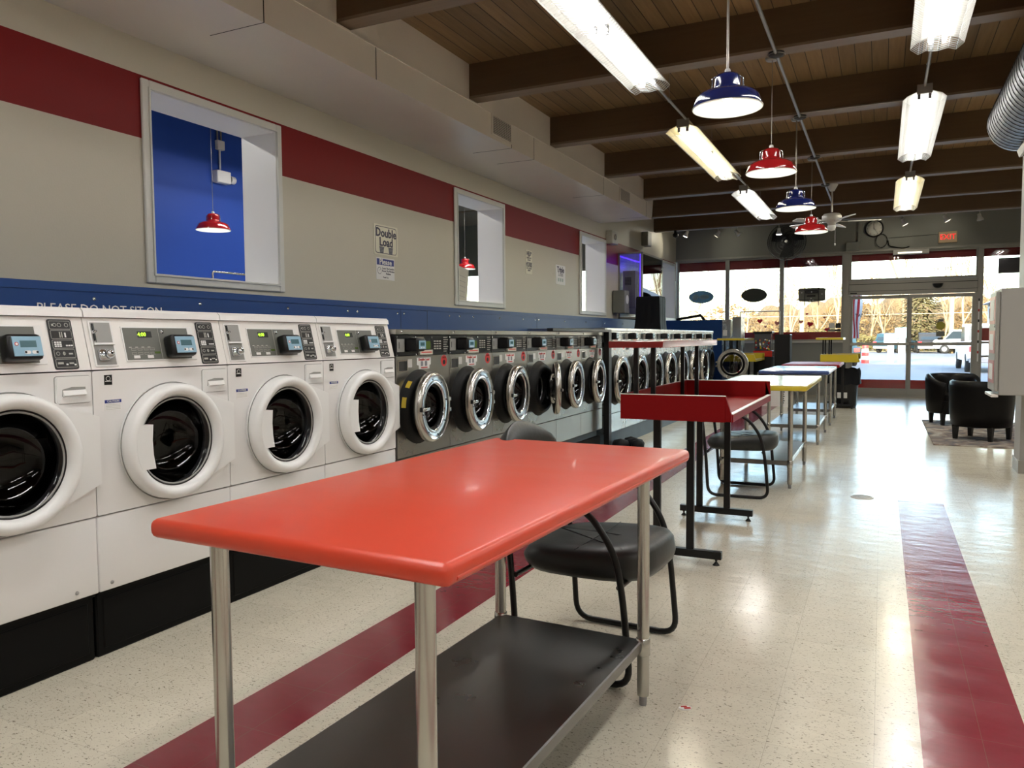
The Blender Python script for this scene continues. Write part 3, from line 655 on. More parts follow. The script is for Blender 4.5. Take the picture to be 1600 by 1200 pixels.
    m.build('load_label', body)
    m = MB(); m.disc(.040, 'label_red', 'x', (0, o+W-.075, z1-.018), 24, .0012); m.disc(.017, 'black_plastic', 'x', (.0012, o+W-.075, z1-.028), 16, .0006); m.text('STOP', .018, 'seam_dark', at((.0022, o+W-.075, z1+.004))); m.build('red_sticker', body)
    # drum mouth
    c = (0, yc, zc)
    m = MB(); m.lathe([(R+.016, -.001), (R+.012, .006), (R+.000, .010), (R-.010, .040), (R-.022, .058), (Rg+.012, .062), (Rg+.003, .05), (Rg+.003, -.004)], 'gasket', 48, 'x', c)
    mouth = m.build('drum_mouth', r)

    d = make_porthole_door(R, Rg); d.parent = r; d.location = (.060, yc, zc)
    if not big:      # every small door hangs slightly ajar on its far hinge
        a = math.radians(6); d.rotation_euler = (0, 0, a); d.location = (.056+R*math.sin(a), yc+R-R*math.cos(a), zc)
    return r
def make_porthole_door(R, Rg):
    # local: hinge side +Y, disc centred on the origin, outside face towards +X
    c = (0, 0, 0)
    m = MB(); m.lathe([(R-.010, 0), (R, .004), (R+.002, .030), (R-.004, .044), (R-.018, .052)], 'chrome_worn', 56, 'x', c)
    m.lathe([(R-.018, .052), (R-.024, .049), (R-.032, .048), (Rg+.022, .040), (Rg+.016, .0425), (Rg+.006, .042), (Rg, .034)], 'chrome', 56, 'x', c)
    m.lathe([(Rg, .034), (Rg-.004, .022), (Rg-.014, .018)], 'gasket', 48, 'x', c); m.lathe([(R-.010, 0), (Rg+.012, .002)], 'gasket' if R < .25 else 'steel_tube', 48, 'x', c); m.lathe([(Rg+.012, .002), (Rg, .002), (Rg-.014, .008), (Rg-.014, .018)], 'gasket', 48, 'x', c)
    for k in range(8):
        a = 2*PI*k/8+.2; m.lathe([(.0001, .004), (.004, .003), (.005, 0)], 'black_plastic', 8, 'x', (.046, (R-.045)*math.cos(a), (R-.045)*math.sin(a)))
    d = m.build('door')
    m = MB(); g = Rg-.012
    m.lathe([(g, .020), (g-.006, -.01), (g-.02, -.045), (g-.05, -.065), (.0001, -.07)], 'glass_dark', 48, 'x', c)
    m.build('door_glass', d)
    m = MB(); m.box((.034, -R+.004, -.016), (.060, -R+.050, .014), 'black_satin', .004); m.box((.048, -R+.012, -.012), (.070, -Rg+.022, .010), 'chrome', .005, 2); m.build('handle', d)
    for z_ in (-.05, .02): m = MB(); m.box((.0, R-.015, z_), (.045, R+.022, z_+.03), 'chrome_worn', .003); m.build('hinge', d)
    return d
sw = make_steel_washer(yc=-.070)
sw.location = (XF, 4.075+.3325, 0)
tag(sw, 'stainless steel porthole washer touching the last white washer', 'washing machine', 'smaller stainless washers')
names = ['second stainless porthole washer along from the white machines', 'third stainless porthole washer along from the white machines', 'stainless washer whose round door hangs half open', 'stainless washer right after the one with the half open door', 'stainless washer beside the black metal post']
for k, lb in enumerate(names):
    c = copy_tree(sw, (XF, 4.075+.665*(k+1)+.3325, 0), label=lb)
    if k == 2:
        for d in kids(c):
            if d.name.startswith('door'):
                a = math.radians(27)   # hinged on the far side, swung a little into the aisle
                hy = .232
                d.rotation_euler = (0, 0, a); off = Vector((0, -hy, 0)); off.rotate(d.rotation_euler)
                d.location = (.025+off.x, -.070+hy+off.y, .822)
mo = [k for k in kids(sw) if k.name.startswith('drum_mouth')][0]; m = MB()
for b0, b1 in ((2.25, 2.50), (2.80, 3.10)): m.lathe([(.231, .014), (.222, .042)], 'yellow_sticker', 8, 'x', (0, -.070, .822), a0=b0, a1=b1)
m.build('caution_sticker', mo)
bw = make_steel_washer(.757, 1.384, 1.222, .190, .405, .275, .785, .205, 'steel_bright', True)
bw.location = (XF, 8.16+.38, 0)
tag(bw, 'large bright steel washer just past the black post', 'washing machine', 'larger stainless washers')
ordn = ['second', 'third', 'fourth', 'fifth', 'sixth', 'seventh']
BIG = [bw]
for k in range(1, 8):
    lb = ('large bright steel washer, %s one past the black post' % ordn[k-1]) if k < 7 else 'last large steel washer, its round door swung wide open'
    c = copy_tree(bw, (XF, 8.16+.76*k+.38, 0), label=lb); BIG.append(c)
for d in kids(BIG[-1]):
    if d.name.startswith('door'):
        d.rotation_euler = (0, 0, math.radians(93)); d.location = (.08+.275, .33, .785)
# the bracket-like black frame between the two rows
m = MB(); m.box((-.03, -.045, 0), (.03, .045, 1.362), 'black_satin', .003); pr_ = empty('frame_post', (-2.70, 8.03, 0), 0, 'black metal post and rail standing between the two rows of steel washers', 'post'); m.build('upright', pr_)
m = MB(); m.box((-.03, -1.62, 1.335), (.03, -.045, 1.362), 'black_satin', .003); m.build('rail', pr_)
m = MB(); m.box((-.05, -.07, 0), (.05, .07, .012), 'black_satin'); m.lathe([(.0001, .006), (.008, .005), (.009, 0)], 'chrome_worn', 10, 'x', (.03, 0, .45)); m.build('foot_plate', pr_)

# blue cabinet with steel front at the end of the row
m = MB(); m.box((-1.45, 0, 0), (0, .85, 1.626), 'blue_panel', .004); r = empty('blue_cabinet', (-2.91, 15.85, 0), 0, 'tall dark blue cabinet at the end of the steel washers', 'cabinet'); m.build('body', r)
m = MB(); m.box((.0, -.02, .85), (.17, .22, 1.626), 'steel_bright', .004); m.box((.02, -.024, 1.30), (.10, -.02, 1.42), 'label_white'); m.build('side_panel', r)
m = MB(); m.box((.19, .05, .9), (.36, .50, 1.68), 'steel_bright', .004); m.build('door', r)
m = MB(); m.tube([(-1.0, .3, 1.65), (-.75, .3, 1.69), (-.5, .3, 1.73), (-.42, .3, 1.63)], .03, 'black_matte'); m.build('hose', r)
m = MB(); m.tube([(-.9+i*.06, .3, 1.66+.16*math.sin(i/8*PI)) for i in range(9)], .006, 'black_matte', 6); m.build('wire', r)
# black bag covered box on the bulkhead
m = MB()
V = []; n = 24
for j, (hw, hd, z) in enumerate(((.215, .20, 0), (.205, .19, .12), (.20, .185, .25), (.196, .182, .40), (.19, .18, .51), (.18, .17, .54), (.0, .0, .545))):
    for i in range(n):
        a = 2*PI*i/n; q = max(abs(math.cos(a)), abs(math.sin(a))); w_ = 1+.02*math.sin(i*3.1+j)
        V.append((hw*math.cos(a)/q*w_, hd*math.sin(a)/q*w_, z))
m.add(V, [(j*n+i, j*n+(i+1) % n, (j+1)*n+(i+1) % n, (j+1)*n+i) for j in range(6) for i in range(n)], 'bag_black')
m.build('covered_box', None, 'box draped in black plastic standing on top of the steel washers', 'covered box', loc=(-3.36, 12.15, 1.387), )

# ------------------------------------------------------------------ work tables
def make_table(name, W, L, topz, topmat, edgemat, legs, shelf_z=.23, leg_in=None, thick=.045):
    r = empty(name)
    m = MB(); m.box((-W/2, -L/2, topz-thick), (W/2, L/2, topz), topmat, thick*.40, 4)
    for sx_ in (-1, 1): m.tube([(sx_*(W/2-.0032), -L/2+.03, topz-.030), (sx_*(W/2-.0032), L/2-.03, topz-.030)], .0052, topmat, 8)
    if edgemat != topmat:
        m = MB(); m.box((-W/2, -L/2, topz-thick), (W/2, L/2, topz-.006), edgemat, .006, 2); m.box((-W/2+.004, -L/2+.004, topz-.006), (W/2-.004, L/2-.004, topz), topmat, .002)
    m.build('tabletop', r)
    x0, x1, y0, y1 = legs
    m = MB(); e = .0
    m.box((x0+.0, y0-.0, shelf_z-.04), (x1, y1, shelf_z), 'steel_shelf', .004); m.build('shelf', r)
    m = MB(); m.box((x0+.05, y0+.12, topz-thick-.016), (x1-.05, y1-.12, topz-thick), 'steel_shelf'); m.build('apron', r)
    for x in (x0, x1):
        for y in (y0, y1):
            m = MB(); m.tube([(x, y, .035), (x, y, topz-thick)], .0205, 'steel_tube', 20); lg = m.build('leg', r)
            m = MB(); m.lathe([(.0205, .045), (.014, .033), (.0125, .0), (.0001, 0)], 'sign_grey', 16, 'z', (x, y, 0)); m.build('foot', lg)
            m = MB(); m.lathe([(.0205, shelf_z-.055), (.0245, shelf_z-.052), (.0245, shelf_z+.004), (.0205, shelf_z+.007)], 'steel_tube', 20, 'z', (x, y, 0)); m.build('collar', lg)
    return r
t = make_table('work_table', .815, 1.61, .862, 'table_red', 'table_red', (-.245, .315, -.745, .555))
t.location = (-1.061, 1.987, 0); t.rotation_euler = (0, 0, math.radians(-2.5)); tag(t, 'large glossy red folding table on steel legs in the foreground', 'table', 'work tables')
t = make_table('work_table', .78, 1.74, .872, 'laminate_yellow_glare', 'laminate_yellow', (-.30, .255, -.70, .62)); t.location = (-.93, 7.45, 0); tag(t, 'yellow edged folding table, pale glare coloured into its top, behind the red cart', 'table', 'work tables')
t = make_table('work_table', .78, 1.70, .872, 'laminate_blue', 'laminate_blue', (-.28, .27, -.72, .58)); t.location = (-.93, 10.35, 0); tag(t, 'folding table with dark blue top between the yellow edged and far red tables', 'table', 'work tables')
t = make_table('work_table', .78, 1.45, .872, 'cart_red', 'cart_red', (-.28, .27, -.60, .52)); t.location = (-.92, 12.42, 0); tag(t, 'farthest folding table with dark red edge, behind the blue one', 'table', 'work tables')

# ------------------------------------------------------------------ chairs
def smooth_path(pts, rad, n=6):
    P = [Vector(p) for p in pts]; out = [P[0]]
    for i in range(1, len(P)-1):
        a, b, c = P[i-1], P[i], P[i+1]; r_ = rad[i-1] if isinstance(rad, (list, tuple)) else rad
        r_ = min(r_, (a-b).length*.49, (c-b).length*.49); p = b+(a-b).normalized()*r_; q = b+(c-b).normalized()*r_
        for k in range(n+1):
            t_ = k/n; out.append(p*(1-t_)**2+b*2*t_*(1-t_)+q*t_*t_)
    return out+[P[-1]]
def make_chair():
    r = empty('waiting_chair')
    # faces +X; half width .285
    m = MB(); n = 28; V = []; Fc = []
    def ring(s_, z, fx=1.0):
        R_ = []
        for i in range(n):
            a = 2*PI*i/n; ca, sa = math.cos(a), math.sin(a); e = .55
            x = (abs(ca)**e)*(1 if ca > 0 else -1)*.26*s_; y = (abs(sa)**e)*(1 if sa > 0 else -1)*.262*s_
            if x > 0: y *= 1-.10*(x/.26)**2; x *= 1.06
            R_.append((x, y, z+(.02*(x/.26) if z > .42 else 0)-.0*abs(y)))
        return R_
    prof = [(.2, .372), (.93, .372), (1.0, .392), (1.03, .42), (1.0, .452), (.95, .470), (.80, .482), (.5, .482), (.12, .478)]
    for s_, z in prof: V += ring(s_, z)
    K = len(prof)
    Fc = [(j*n+i, j*n+(i+1) % n, (j+1)*n+(i+1) % n, (j+1)*n+i) for j in range(K-1) for i in range(n)]
    Fc.append([i for i in range(n)][::-1]); Fc.append([(K-1)*n+i for i in range(n)])
    m.add(V, Fc, 'leather', True); seat = m.build('seat', r)
    m = MB(); m.tube([(.17-.004*i, -.20+.0, .489) for i in range(1)]+[(-.20, .02, .487), (.02, 0, .490), (.25, -.0, .478)], .0022, 'black_satin', 5); m.tube([(.0, -.24, .478), (.02, -.1, .489), (.02, .1, .489), (0, .24, .478)], .0022, 'black_satin', 5); m.build('seam', seat)
    # backrest: padded shell leaning back
    m = MB(); V = []; nu, nv = 14, 10
    for side in (0, 1):
        for j in range(nv+1):
            z = .56+.36*j/nv
            for i in range(nu+1):
                u = -1+2*i/nu; wdt = .255*(1-.12*(j/nv)**3); y = u*wdt*(1 if j < nv-2 else (1-.05*(j-nv+2)))
                x = -.255-.10*(z-.5)-.05*(1-u*u)-.02
                edge = max(abs(u)**6, ((j/nv)*2-1)**8)
                th = .032*(1-edge)+.004
                V.append((x+(th if side else -th), y, z-(.07*u*u*(j/nv)**4)))
    N1 = (nu+1)*(nv+1); Fc = []
    for j in range(nv):
        for i in range(nu):
            a = j*(nu+1)+i; Fc.append((a, a+nu+1, a+nu+2, a+1)); b = a+N1; Fc.append((b, b+1, b+nu+2, b+nu+1))
    for i in range(nu):
        Fc.append((i, i+1, N1+i+1, N1+i)); a = nv*(nu+1)+i; Fc.append((a, N1+a, N1+a+1, a+1))
    for j in range(nv):
        a = j*(nu+1); Fc.append((a, N1+a, N1+a+nu+1, a+nu+1)); a += nu; Fc.append((a, a+nu+1, N1+a+nu+1, N1+a))
    m.add(V, Fc, 'leather', True); m.build('backrest', r)
    for s_ in (-1, 1):
        y = s_*.285
        pts = [(-.305, y*.93, .80), (-.275, y*.97, .60), (-.245, y, .34), (-.225, y, .014), (.235, y, .014), (.205, y, .34), (.175, y, .50), (.05, y, .665), (-.27, y*.99, .648)]
        m = MB(); m.tube(smooth_path(pts, [.1, .1, .075, .075, .12, .16, .16]), .0125, 'black_satin', 10)
        m.build('frame', r)
    m = MB(); m.tube([(-.23, -.285, .36), (-.23, .285, .36)], .010, 'black_satin', 8); m.tube([(.19, -.285, .37), (.19, .285, .37)], .010, 'black_satin', 8); m.build('crossbar', r)
    return r
ch = make_chair(); ch.location = (-1.01, 2.90, 0); ch.rotation_euler = (0, 0, math.radians(-3)); tag(ch, 'black vinyl armchair on a sled frame tucked behind the red foreground table', 'chair', 'black sled chairs')
copy_tree(ch, (-1.02, 6.47, 0), math.radians(2), 'black vinyl sled armchair behind the red folding cart')

# ------------------------------------------------------------------ folding carts
def make_cart(name, mat, W=.60, L=1.55, upper=True, UW=.23, shelf_mat=None):
    # long side on Y, origin below the tray centre; low front rail on +X
    r = empty(name); x0, x1, y0, y1 = -W/2, W/2, -L/2, L/2; zt = .825
    m = MB(); m.box((x0+.018, y0+.022, zt), (x1-.016, y1-.022, zt+.022), mat); m.build('tray', r)
    for (a, b, nm) in (((x0, y0, zt-.004), (x1-.03, y0+.022, .957), 'end_panel'), ((x0, y1-.022, zt-.004), (x1, y1, .957), 'end_panel'), ((x0-.005, y0+.022, zt-.004), (x0+.018, y1-.022, .957), 'side_panel'), ((x1-.016, y0+.022, zt-.004), (x1+.006, y1-.022, .862), 'front_rail')):
        m = MB(); m.box(a, b, mat, .002)
        if nm == 'front_rail': m.box((a[0], a[1], .862), (b[0], b[1], .866), 'edge_white')
        elif nm == 'end_panel': m.box((a[0], a[1], .957), (b[0], b[1], .960), 'edge_white'); m.prism([(x1-.03, .957), (x1-.03, zt), (x1, zt), (x1, .862)], 'y', a[1], b[1], mat)
        m.build(nm, r)
    for yy in (-L/2+.205, L/2-.205):
        m = MB(); m.box((x0+.02, yy-.020, .035), (x1-.08, yy+.020, .078), 'black_satin', .002); ft = m.build('foot_bar', r)
        m = MB()
        for x in (x0+.045, x1-.11): m.lathe([(.012, .04), (.005, .02), (.018, .004), (.02, 0), (.0001, 0)], 'black_satin', 12, 'z', (x, yy, 0))
        m.build('levelling_foot', ft)
        for x in (-.145, .045):
            m = MB(); m.box((x-.021, yy-.014, .078), (x+.021, yy+.014, zt), 'black_satin', .002); m.build('leg', r)
        if upper:
            for x in (x0+.03, x0+.13):
                m = MB(); m.box((x-.013, yy-.013, zt+.02), (x+.013, yy+.013, 1.212), 'black_satin', .002); m.build('post', r)
    if upper:
        m = MB(); m.box((x0-.08, y0+.03, 1.212), (x0+UW, y1+.0, 1.249), shelf_mat or mat, .003); m.box((x0-.078, y0+.032, 1.249), (x0+UW-.002, y1-.002, 1.2515), 'laminate_yellow_glare' if 'yellow' in mat else 'edge_white'); m.build('upper_shelf', r)  # pale sheet on the shelf top: glare put into the colour
    return r
ct = make_cart('folding_cart', 'cart_red', shelf_mat='shelf_red'); ct.location = (-1.0, 4.86, 0); tag(ct, 'dark red folding stand with a high shelf and T shaped black feet', 'folding stand', 'folding stands')
ct = make_cart('folding_cart', 'laminate_yellow', W=.62, L=1.2, UW=.42); ct.location = (-2.39, 15.2, 0); ct.rotation_euler = (0, 0, 0); tag(ct, 'yellow folding stand behind the open washer door', 'folding stand', 'folding stands')
ct = make_cart('folding_cart', 'laminate_yellow', W=.62, L=1.0, UW=.36); ct.location = (-.66, 15.0, 0); tag(ct, 'yellow folding stand left of the entrance beside the black bin', 'folding stand', 'folding stands')
# cloth left on the red stand
m = MB(); V = []; n = 10
for j in range(n+1):
    for i in range(n+1):
        u, v = i/n, j/n; V.append((-.09+.18*u, -.16+.30*v, .024+.018*math.sin(u*7+v*3)*math.sin(v*5+1)+.02*(1-abs(2*u-1))))
m.add(V, [(j*(n+1)+i, j*(n+1)+i+1, (j+1)*(n+1)+i+1, (j+1)*(n+1)+i) for j in range(n) for i in range(n)], 'cloth_beige', True)
m.build('folded_cloth', None, 'crumpled beige cloth lying in the red folding stand', 'cloth', loc=(-1.10, 4.5, .848))

# bin, laundry basket, gumball machine, rolling rack
r = empty('waste_bin', (-.60, 15.0, 0), 0, 'black bin with a hanging liner under the yellow stand by the entrance', 'bin')
m = MB(); m.lathe([(.0001, 0), (.20, 0), (.215, .05), (.245, .62), (.25, .64)], 'black_plastic', 28); m.build('body', r)
m = MB(); V = []; n = 28
for j, z in enumerate((.70, .66, .60, .50, .42)):
    for i in range(n): a = 2*PI*i/n; q = .256+.012*math.sin(i*2.3+j*1.3)+.006*j; V.append((q*math.cos(a), q*math.sin(a), z+.015*math.sin(i*1.7)))
m.add(V, [(j*n+i, (j+1)*n+i, (j+1)*n+(i+1) % n, j*n+(i+1) % n) for j in range(4) for i in range(n)], 'bag_black', True); m.build('liner', r)
m = MB(); m.box((-.10, -.232, .18), (.06, -.222, .28), 'label_white'); m.build('label', r)
r = empty('laundry_basket', (-1.75, 14.9, 0), 0, 'white perforated laundry basket on the floor by the yellow stand', 'basket')
m = MB(); m.box((-.22, -.17, 0), (.22, .17, .02), 'plastic_white'); 
for y in (-.17, .17): m.box((-.22, y-.006, 0), (.22, y+.006, .38), 'plastic_white')
for x in (-.22, .22): m.box((x-.006, -.17, 0), (x+.006, .17, .38), 'plastic_white')
m.build('body', r)
m = MB()
for x in (-.13, .15):
    for k in range(7): m.box((x-.012+.01*(k % 2), -.178, .06+.04*k), (x+.012+.01*(k % 2), -.1765, .078+.04*k), 'black_matte')
m.build('vent_holes', r)
m = MB(); m.box((-.235, -.185, .37), (.235, -.165, .40), 'plastic_white', .004); m.box((-.235, .165, .37), (.235, .185, .40), 'plastic_white', .004); m.box((-.235, -.165, .37), (-.215, .165, .40), 'plastic_white', .004); m.box((.215, -.165, .37), (.235, .165, .40), 'plastic_white', .004); m.build('rim', r)
r = empty('gumball_machine', (-2.13, 16.05, 0), 0, 'gumball machine with red base and glass globe case behind the yellow stand', 'gumball machine')
m = MB(); m.box((-.17, -.17, 0), (.17, .17, .88), 'black_plastic', .01); m.build('stand', r)
m = MB(); m.box((-.18, -.18, .88), (.18, .18, 1.0), 'gum_red', .01); m.build('base', r)
m = MB(); m.box((-.16, -.16, 1.0), (.16, .16, 1.34), 'gum_glass', .008); m.build('globe', r)
random.seed(5); m = MB()
for k in range(30): m.lathe([(.0001, -.018), (.013, -.012), (.018, 0), (.013, .012), (.0001, .018)], ('gum_red', 'laminate_yellow', 'lamp_blue', 'label_white')[k % 4], 6, 'z', (random.uniform(-.13, .13), -.163, random.uniform(1.02, 1.22)))
m.build('gumballs', r, kind='stuff')
m = MB(); m.box((-.18, -.18, 1.34), (.18, .18, 1.38), 'black_plastic', .005); m.build('lid', r)
r = empty('rolling_rack', (-2.30, 16.65, 0), 0, 'thin steel rolling rack with a tall hanging bar in front of the window', 'laundry rack')
m = MB(); m.tube(smooth_path([(-.39, 0, .10), (-.39, 0, 1.80), (.40, 0, 1.80), (.40, 0, .10)], .03), .011, 'steel_tube', 8); m.build('frame', r)
m = MB(); m.box((-.39, -.25, .18), (.40, .25, .20), 'steel_tube'); m.build('shelf', r)
for x in (-.36, .37):
    m = MB(); m.lathe([(.0001, -.02), (.05, -.02), (.05, .02), (.0001, .02)], 'black_plastic', 16, 'y', (x, 0, .05)); m.tube([(x, 0, .05), (x, 0, .14)], .012, 'steel_tube', 6); m.build('caster', r)
m = MB(); m.box((-.29, -.18, 0), (.0, .18, 1.32), 'black_satin', .01); m.box((-.28, -.19, .9), (-.01, -.18, 1.25), 'black_plastic'); m.build('vending_box', None, 'dark boxy vending machine behind the gumball machine', 'vending machine', loc=(-1.62, 16.1, 0))
r = empty('bottle_rack', (-2.30, 15.2, 0), 0, 'cluster of dark bottles standing on the floor under the yellow stand', 'bottles')
m = MB()
m.box((-.30, -.10, .30), (.28, .10, .32), 'black_satin'); m.box((-.30, -.10, 0), (-.28, .10, .30), 'black_satin'); m.box((.26, -.10, 0), (.28, .10, .30), 'black_satin'); m.build('stand', r)
for x in (-.2, -.07, .06, .18):
    m = MB(); m.lathe([(.0001, 0), (.04, 0), (.04, .18), (.015, .23), (.015, .28), (.0001, .28)], 'black_plastic' if x < 0 else 'sign_grey', 12, 'z', (x, 0, .32)); m.build('bottle', r)

# ------------------------------------------------------------------ seating corner
m = MB(); m.box((0, 0, 0), (1.55, 2.95, .012), 'rug_weave', .003); m.build('area_rug', None, 'worn grey and rust patterned rug under the two tub chairs', 'rug', loc=(.56, 10.12, 0))
def make_tub(name):
    # opening towards +X
    r = empty(name)
    m = MB(); V = []; n = 26; a0, a1 = math.radians(38), math.radians(322)
    rings = [(.30, .16), (.325, .18), (.34, .34), (.345, .52), (.35, .64), (.34, .70), (.315, .715), (.285, .70), (.265, .64), (.255, .50), (.25, .40), (.25, .16)]
    for R_, z in rings:
        for i in range(n+1):
            a = a0+(a1-a0)*i/n; drop = .13*(max(0, math.cos(a)+.15))
            zz = z-(drop if z > .45 else 0); V.append((R_*math.cos(a)*1.0, R_*math.sin(a)*1.0, zz))
    K = len(rings); Fc = [(j*(n+1)+i, j*(n+1)+i+1, (j+1)*(n+1)+i+1, (j+1)*(n+1)+i) for j in range(K-1) for i in range(n)]
    Fc += [(i, (K-1)*(n+1)+i, (K-1)*(n+1)+i+1, i+1) for i in range(n)]
    Fc.append([j*(n+1) for j in range(K)]); Fc.append([j*(n+1)+n for j in range(K)][::-1])
    m.add(V, Fc, 'tubchair_leather', True); m.build('backrest', r)
    m = MB(); m.prism([(p[0], p[1]) for p in arc(0, 0, .262, math.radians(60), math.radians(300), 18)]+[(.27, -.24), (.30, -.20), (.30, .20), (.27, .24)], 'z', .16, .34, 'tubchair_leather'); m.build('seat_base', r)
    m = MB(); m.prism([(p[0], p[1]) for p in arc(0, 0, .248, math.radians(60), math.radians(300), 18)]+[(.28, -.21), (.30, -.18), (.30, .18), (.28, .21)], 'z', .34, .43, 'tubchair_leather', True); m.build('seat_cushion', r)
    for x, y in ((-.2, -.2), (-.2, .2), (.22, -.22), (.22, .22)):
        m = MB(); m.add([(x-.03, y-.03, .17), (x+.03, y-.03, .17), (x+.03, y+.03, .17), (x-.03, y+.03, .17), (x-.02, y-.02, 0), (x+.02, y-.02, 0), (x+.02, y+.02, 0), (x-.02, y+.02, 0)], [(0,1,2,3),(7,6,5,4),(0,4,5,1),(1,5,6,2),(2,6,7,3),(3,7,4,0)], 'black_satin'); m.build('leg', r)
    return r
tc_ = make_tub('tub_chair'); tc_.location = (1.10, 10.84, .012); tc_.rotation_euler = (0, 0, math.radians(60)); tag(tc_, 'black leather tub chair seen from behind, nearer the white cabinet', 'armchair', 'tub chairs')
copy_tree(tc_, (.92, 12.6, .012), math.radians(-70), 'black leather tub chair facing us, closer to the entrance')
r = empty('side_table', (1.72, 11.6, .012), 0, 'small metal side table beside the tub chairs, mostly hidden', 'side table')
m = MB(); m.box((-.2, -.2, .5), (.2, .2, .52), 'black_satin', .003); m.build('table_top', r)
for x, y in ((-.18, -.18), (-.18, .18), (.18, -.18), (.18, .18)):
    m = MB(); m.tube([(x, y, 0), (x, y, .5)], .012, 'steel_tube', 8); m.build('leg', r)

# ------------------------------------------------------------------ column with soap cabinet
MB().box((1.155, 8.32, 0), (1.50, 8.66, ZC), 'column_grey', .004).box((1.145, 8.31, 0), (1.51, 8.67, .12), 'alu').build('wall_column', kind='structure')
r = empty('vending_cabinet', (1.0, 8.05, .748), 0, 'white wall cabinet dispensing soap, mounted on the column at the right edge', 'dispenser')
m = MB(); m.box((-.08, -.22, 0), (.62, .26, .925), 'cabinet_white', .006); m.build('body', r)
m = MB(); m.box((-.115, -.20, .03), (-.08, .24, .90), 'cabinet_white', .008); d_ = m.build('door', r)
m = MB()
for z0, z1 in ((.62, .86), (.36, .56), (.10, .30)): m.box((-.118, -.17, z0), (-.115, .21, z1), 'cabinet_pink'); m.box((-.120, -.10, z0+.03), (-.118, .14, z1-.03), 'label_white')
m.lathe([(.0001, -.006), (.012, -.005), (.014, 0)], 'chrome', 10, 'x', (-.115, -.15, .6)); m.build('product_window', d_)
m = MB(); m.box((-.135, -.20, -.02), (-.08, .24, .004), 'edge_white', .003); m.build('tray_lip', r)

# ------------------------------------------------------------------ pendant lamps
def make_pendant(mat, zrim=2.58, ztop=3.50, rod=True):
    r = empty('pendant_lamp')
    m = MB()
    prof = [(.197, 0), (.198, .004), (.188, .030), (.176, .060), (.160, .078), (.130, .092), (.090, .100), (.076, .106), (.074, .120), (.071, .165), (.066, .180), (.052, .192), (.020, .198)]
    m.lathe(prof, mat, 48); m.lathe([(a-.003, b-.001) for a, b in prof], 'lamp_inside', 48)
    m.lathe([(.194, 0), (.197, -.002), (.199, .003)], 'lamp_inside', 48); sh = m.build('shade', r)
    for a in (PI*.1, PI*1.1): 
        ca, sa = math.cos(a), math.sin(a); m = MB(); m.tube(smooth_path([(.09*ca, .09*sa, .102), (.086*ca, .086*sa, .175), (.055*ca, .055*sa, .186)], .012), .004, 'chrome', 6); m.build('bracket', sh)
    m = MB(); m.lathe([(.0001, .222), (.014, .222), (.017, .212), (.018, .195)], 'plastic_white', 16); m.build('socket', r)
    m = MB(); m.lathe([(.0001, .030), (.018, .036), (.028, .052), (.026, .078), (.014, .105), (.013, .13)], 'bulb', 16); m.build('bulb', r)
    m = MB(); m.tube([(0, 0, .22), (0, 0, ztop-zrim-.02)], .0065 if rod else .003, 'conduit', 8); m.build('cord', r)
    m = MB(); m.lathe([(.0001, -.03), (.05, -.028), (.055, -.012), (.055, 0)], 'conduit', 16, 'z', (0, 0, ztop-zrim)); m.build('canopy', r)
    return r
PX = -.83
pb = make_pendant('lamp_blue'); pb.location = (PX, 4.62, 2.585); tag(pb, 'blue barn pendant lamp nearest the camera', 'pendant lamp', 'pendant lamps over the tables')
prd = make_pendant('lamp_red', rod=False); prd.location = (PX-.005, 6.60, 2.59); tag(prd, 'red barn pendant lamp between the two blue ones', 'pendant lamp', 'pendant lamps over the tables')
copy_tree(pb, (PX, 8.50, 2.585), label='smaller looking far blue barn pendant lamp')
copy_tree(prd, (PX, 10.42, 2.575), label='farthest red barn pendant lamp in front of the ceiling fan')
pr2 = make_pendant('lamp_red', ztop=4.745, zrim=2.585, rod=False); pr2.location = (-7.20, 6.80, 2.585); tag(pr2, 'red pendant lamp against the blue wall through the first opening', 'pendant lamp', 'pendant lamps in the next room')
copy_tree(pr2, (-7.08, 12.72, 2.585), label='red pendant lamp seen through the second wall opening', group='pendant lamps in the next room')

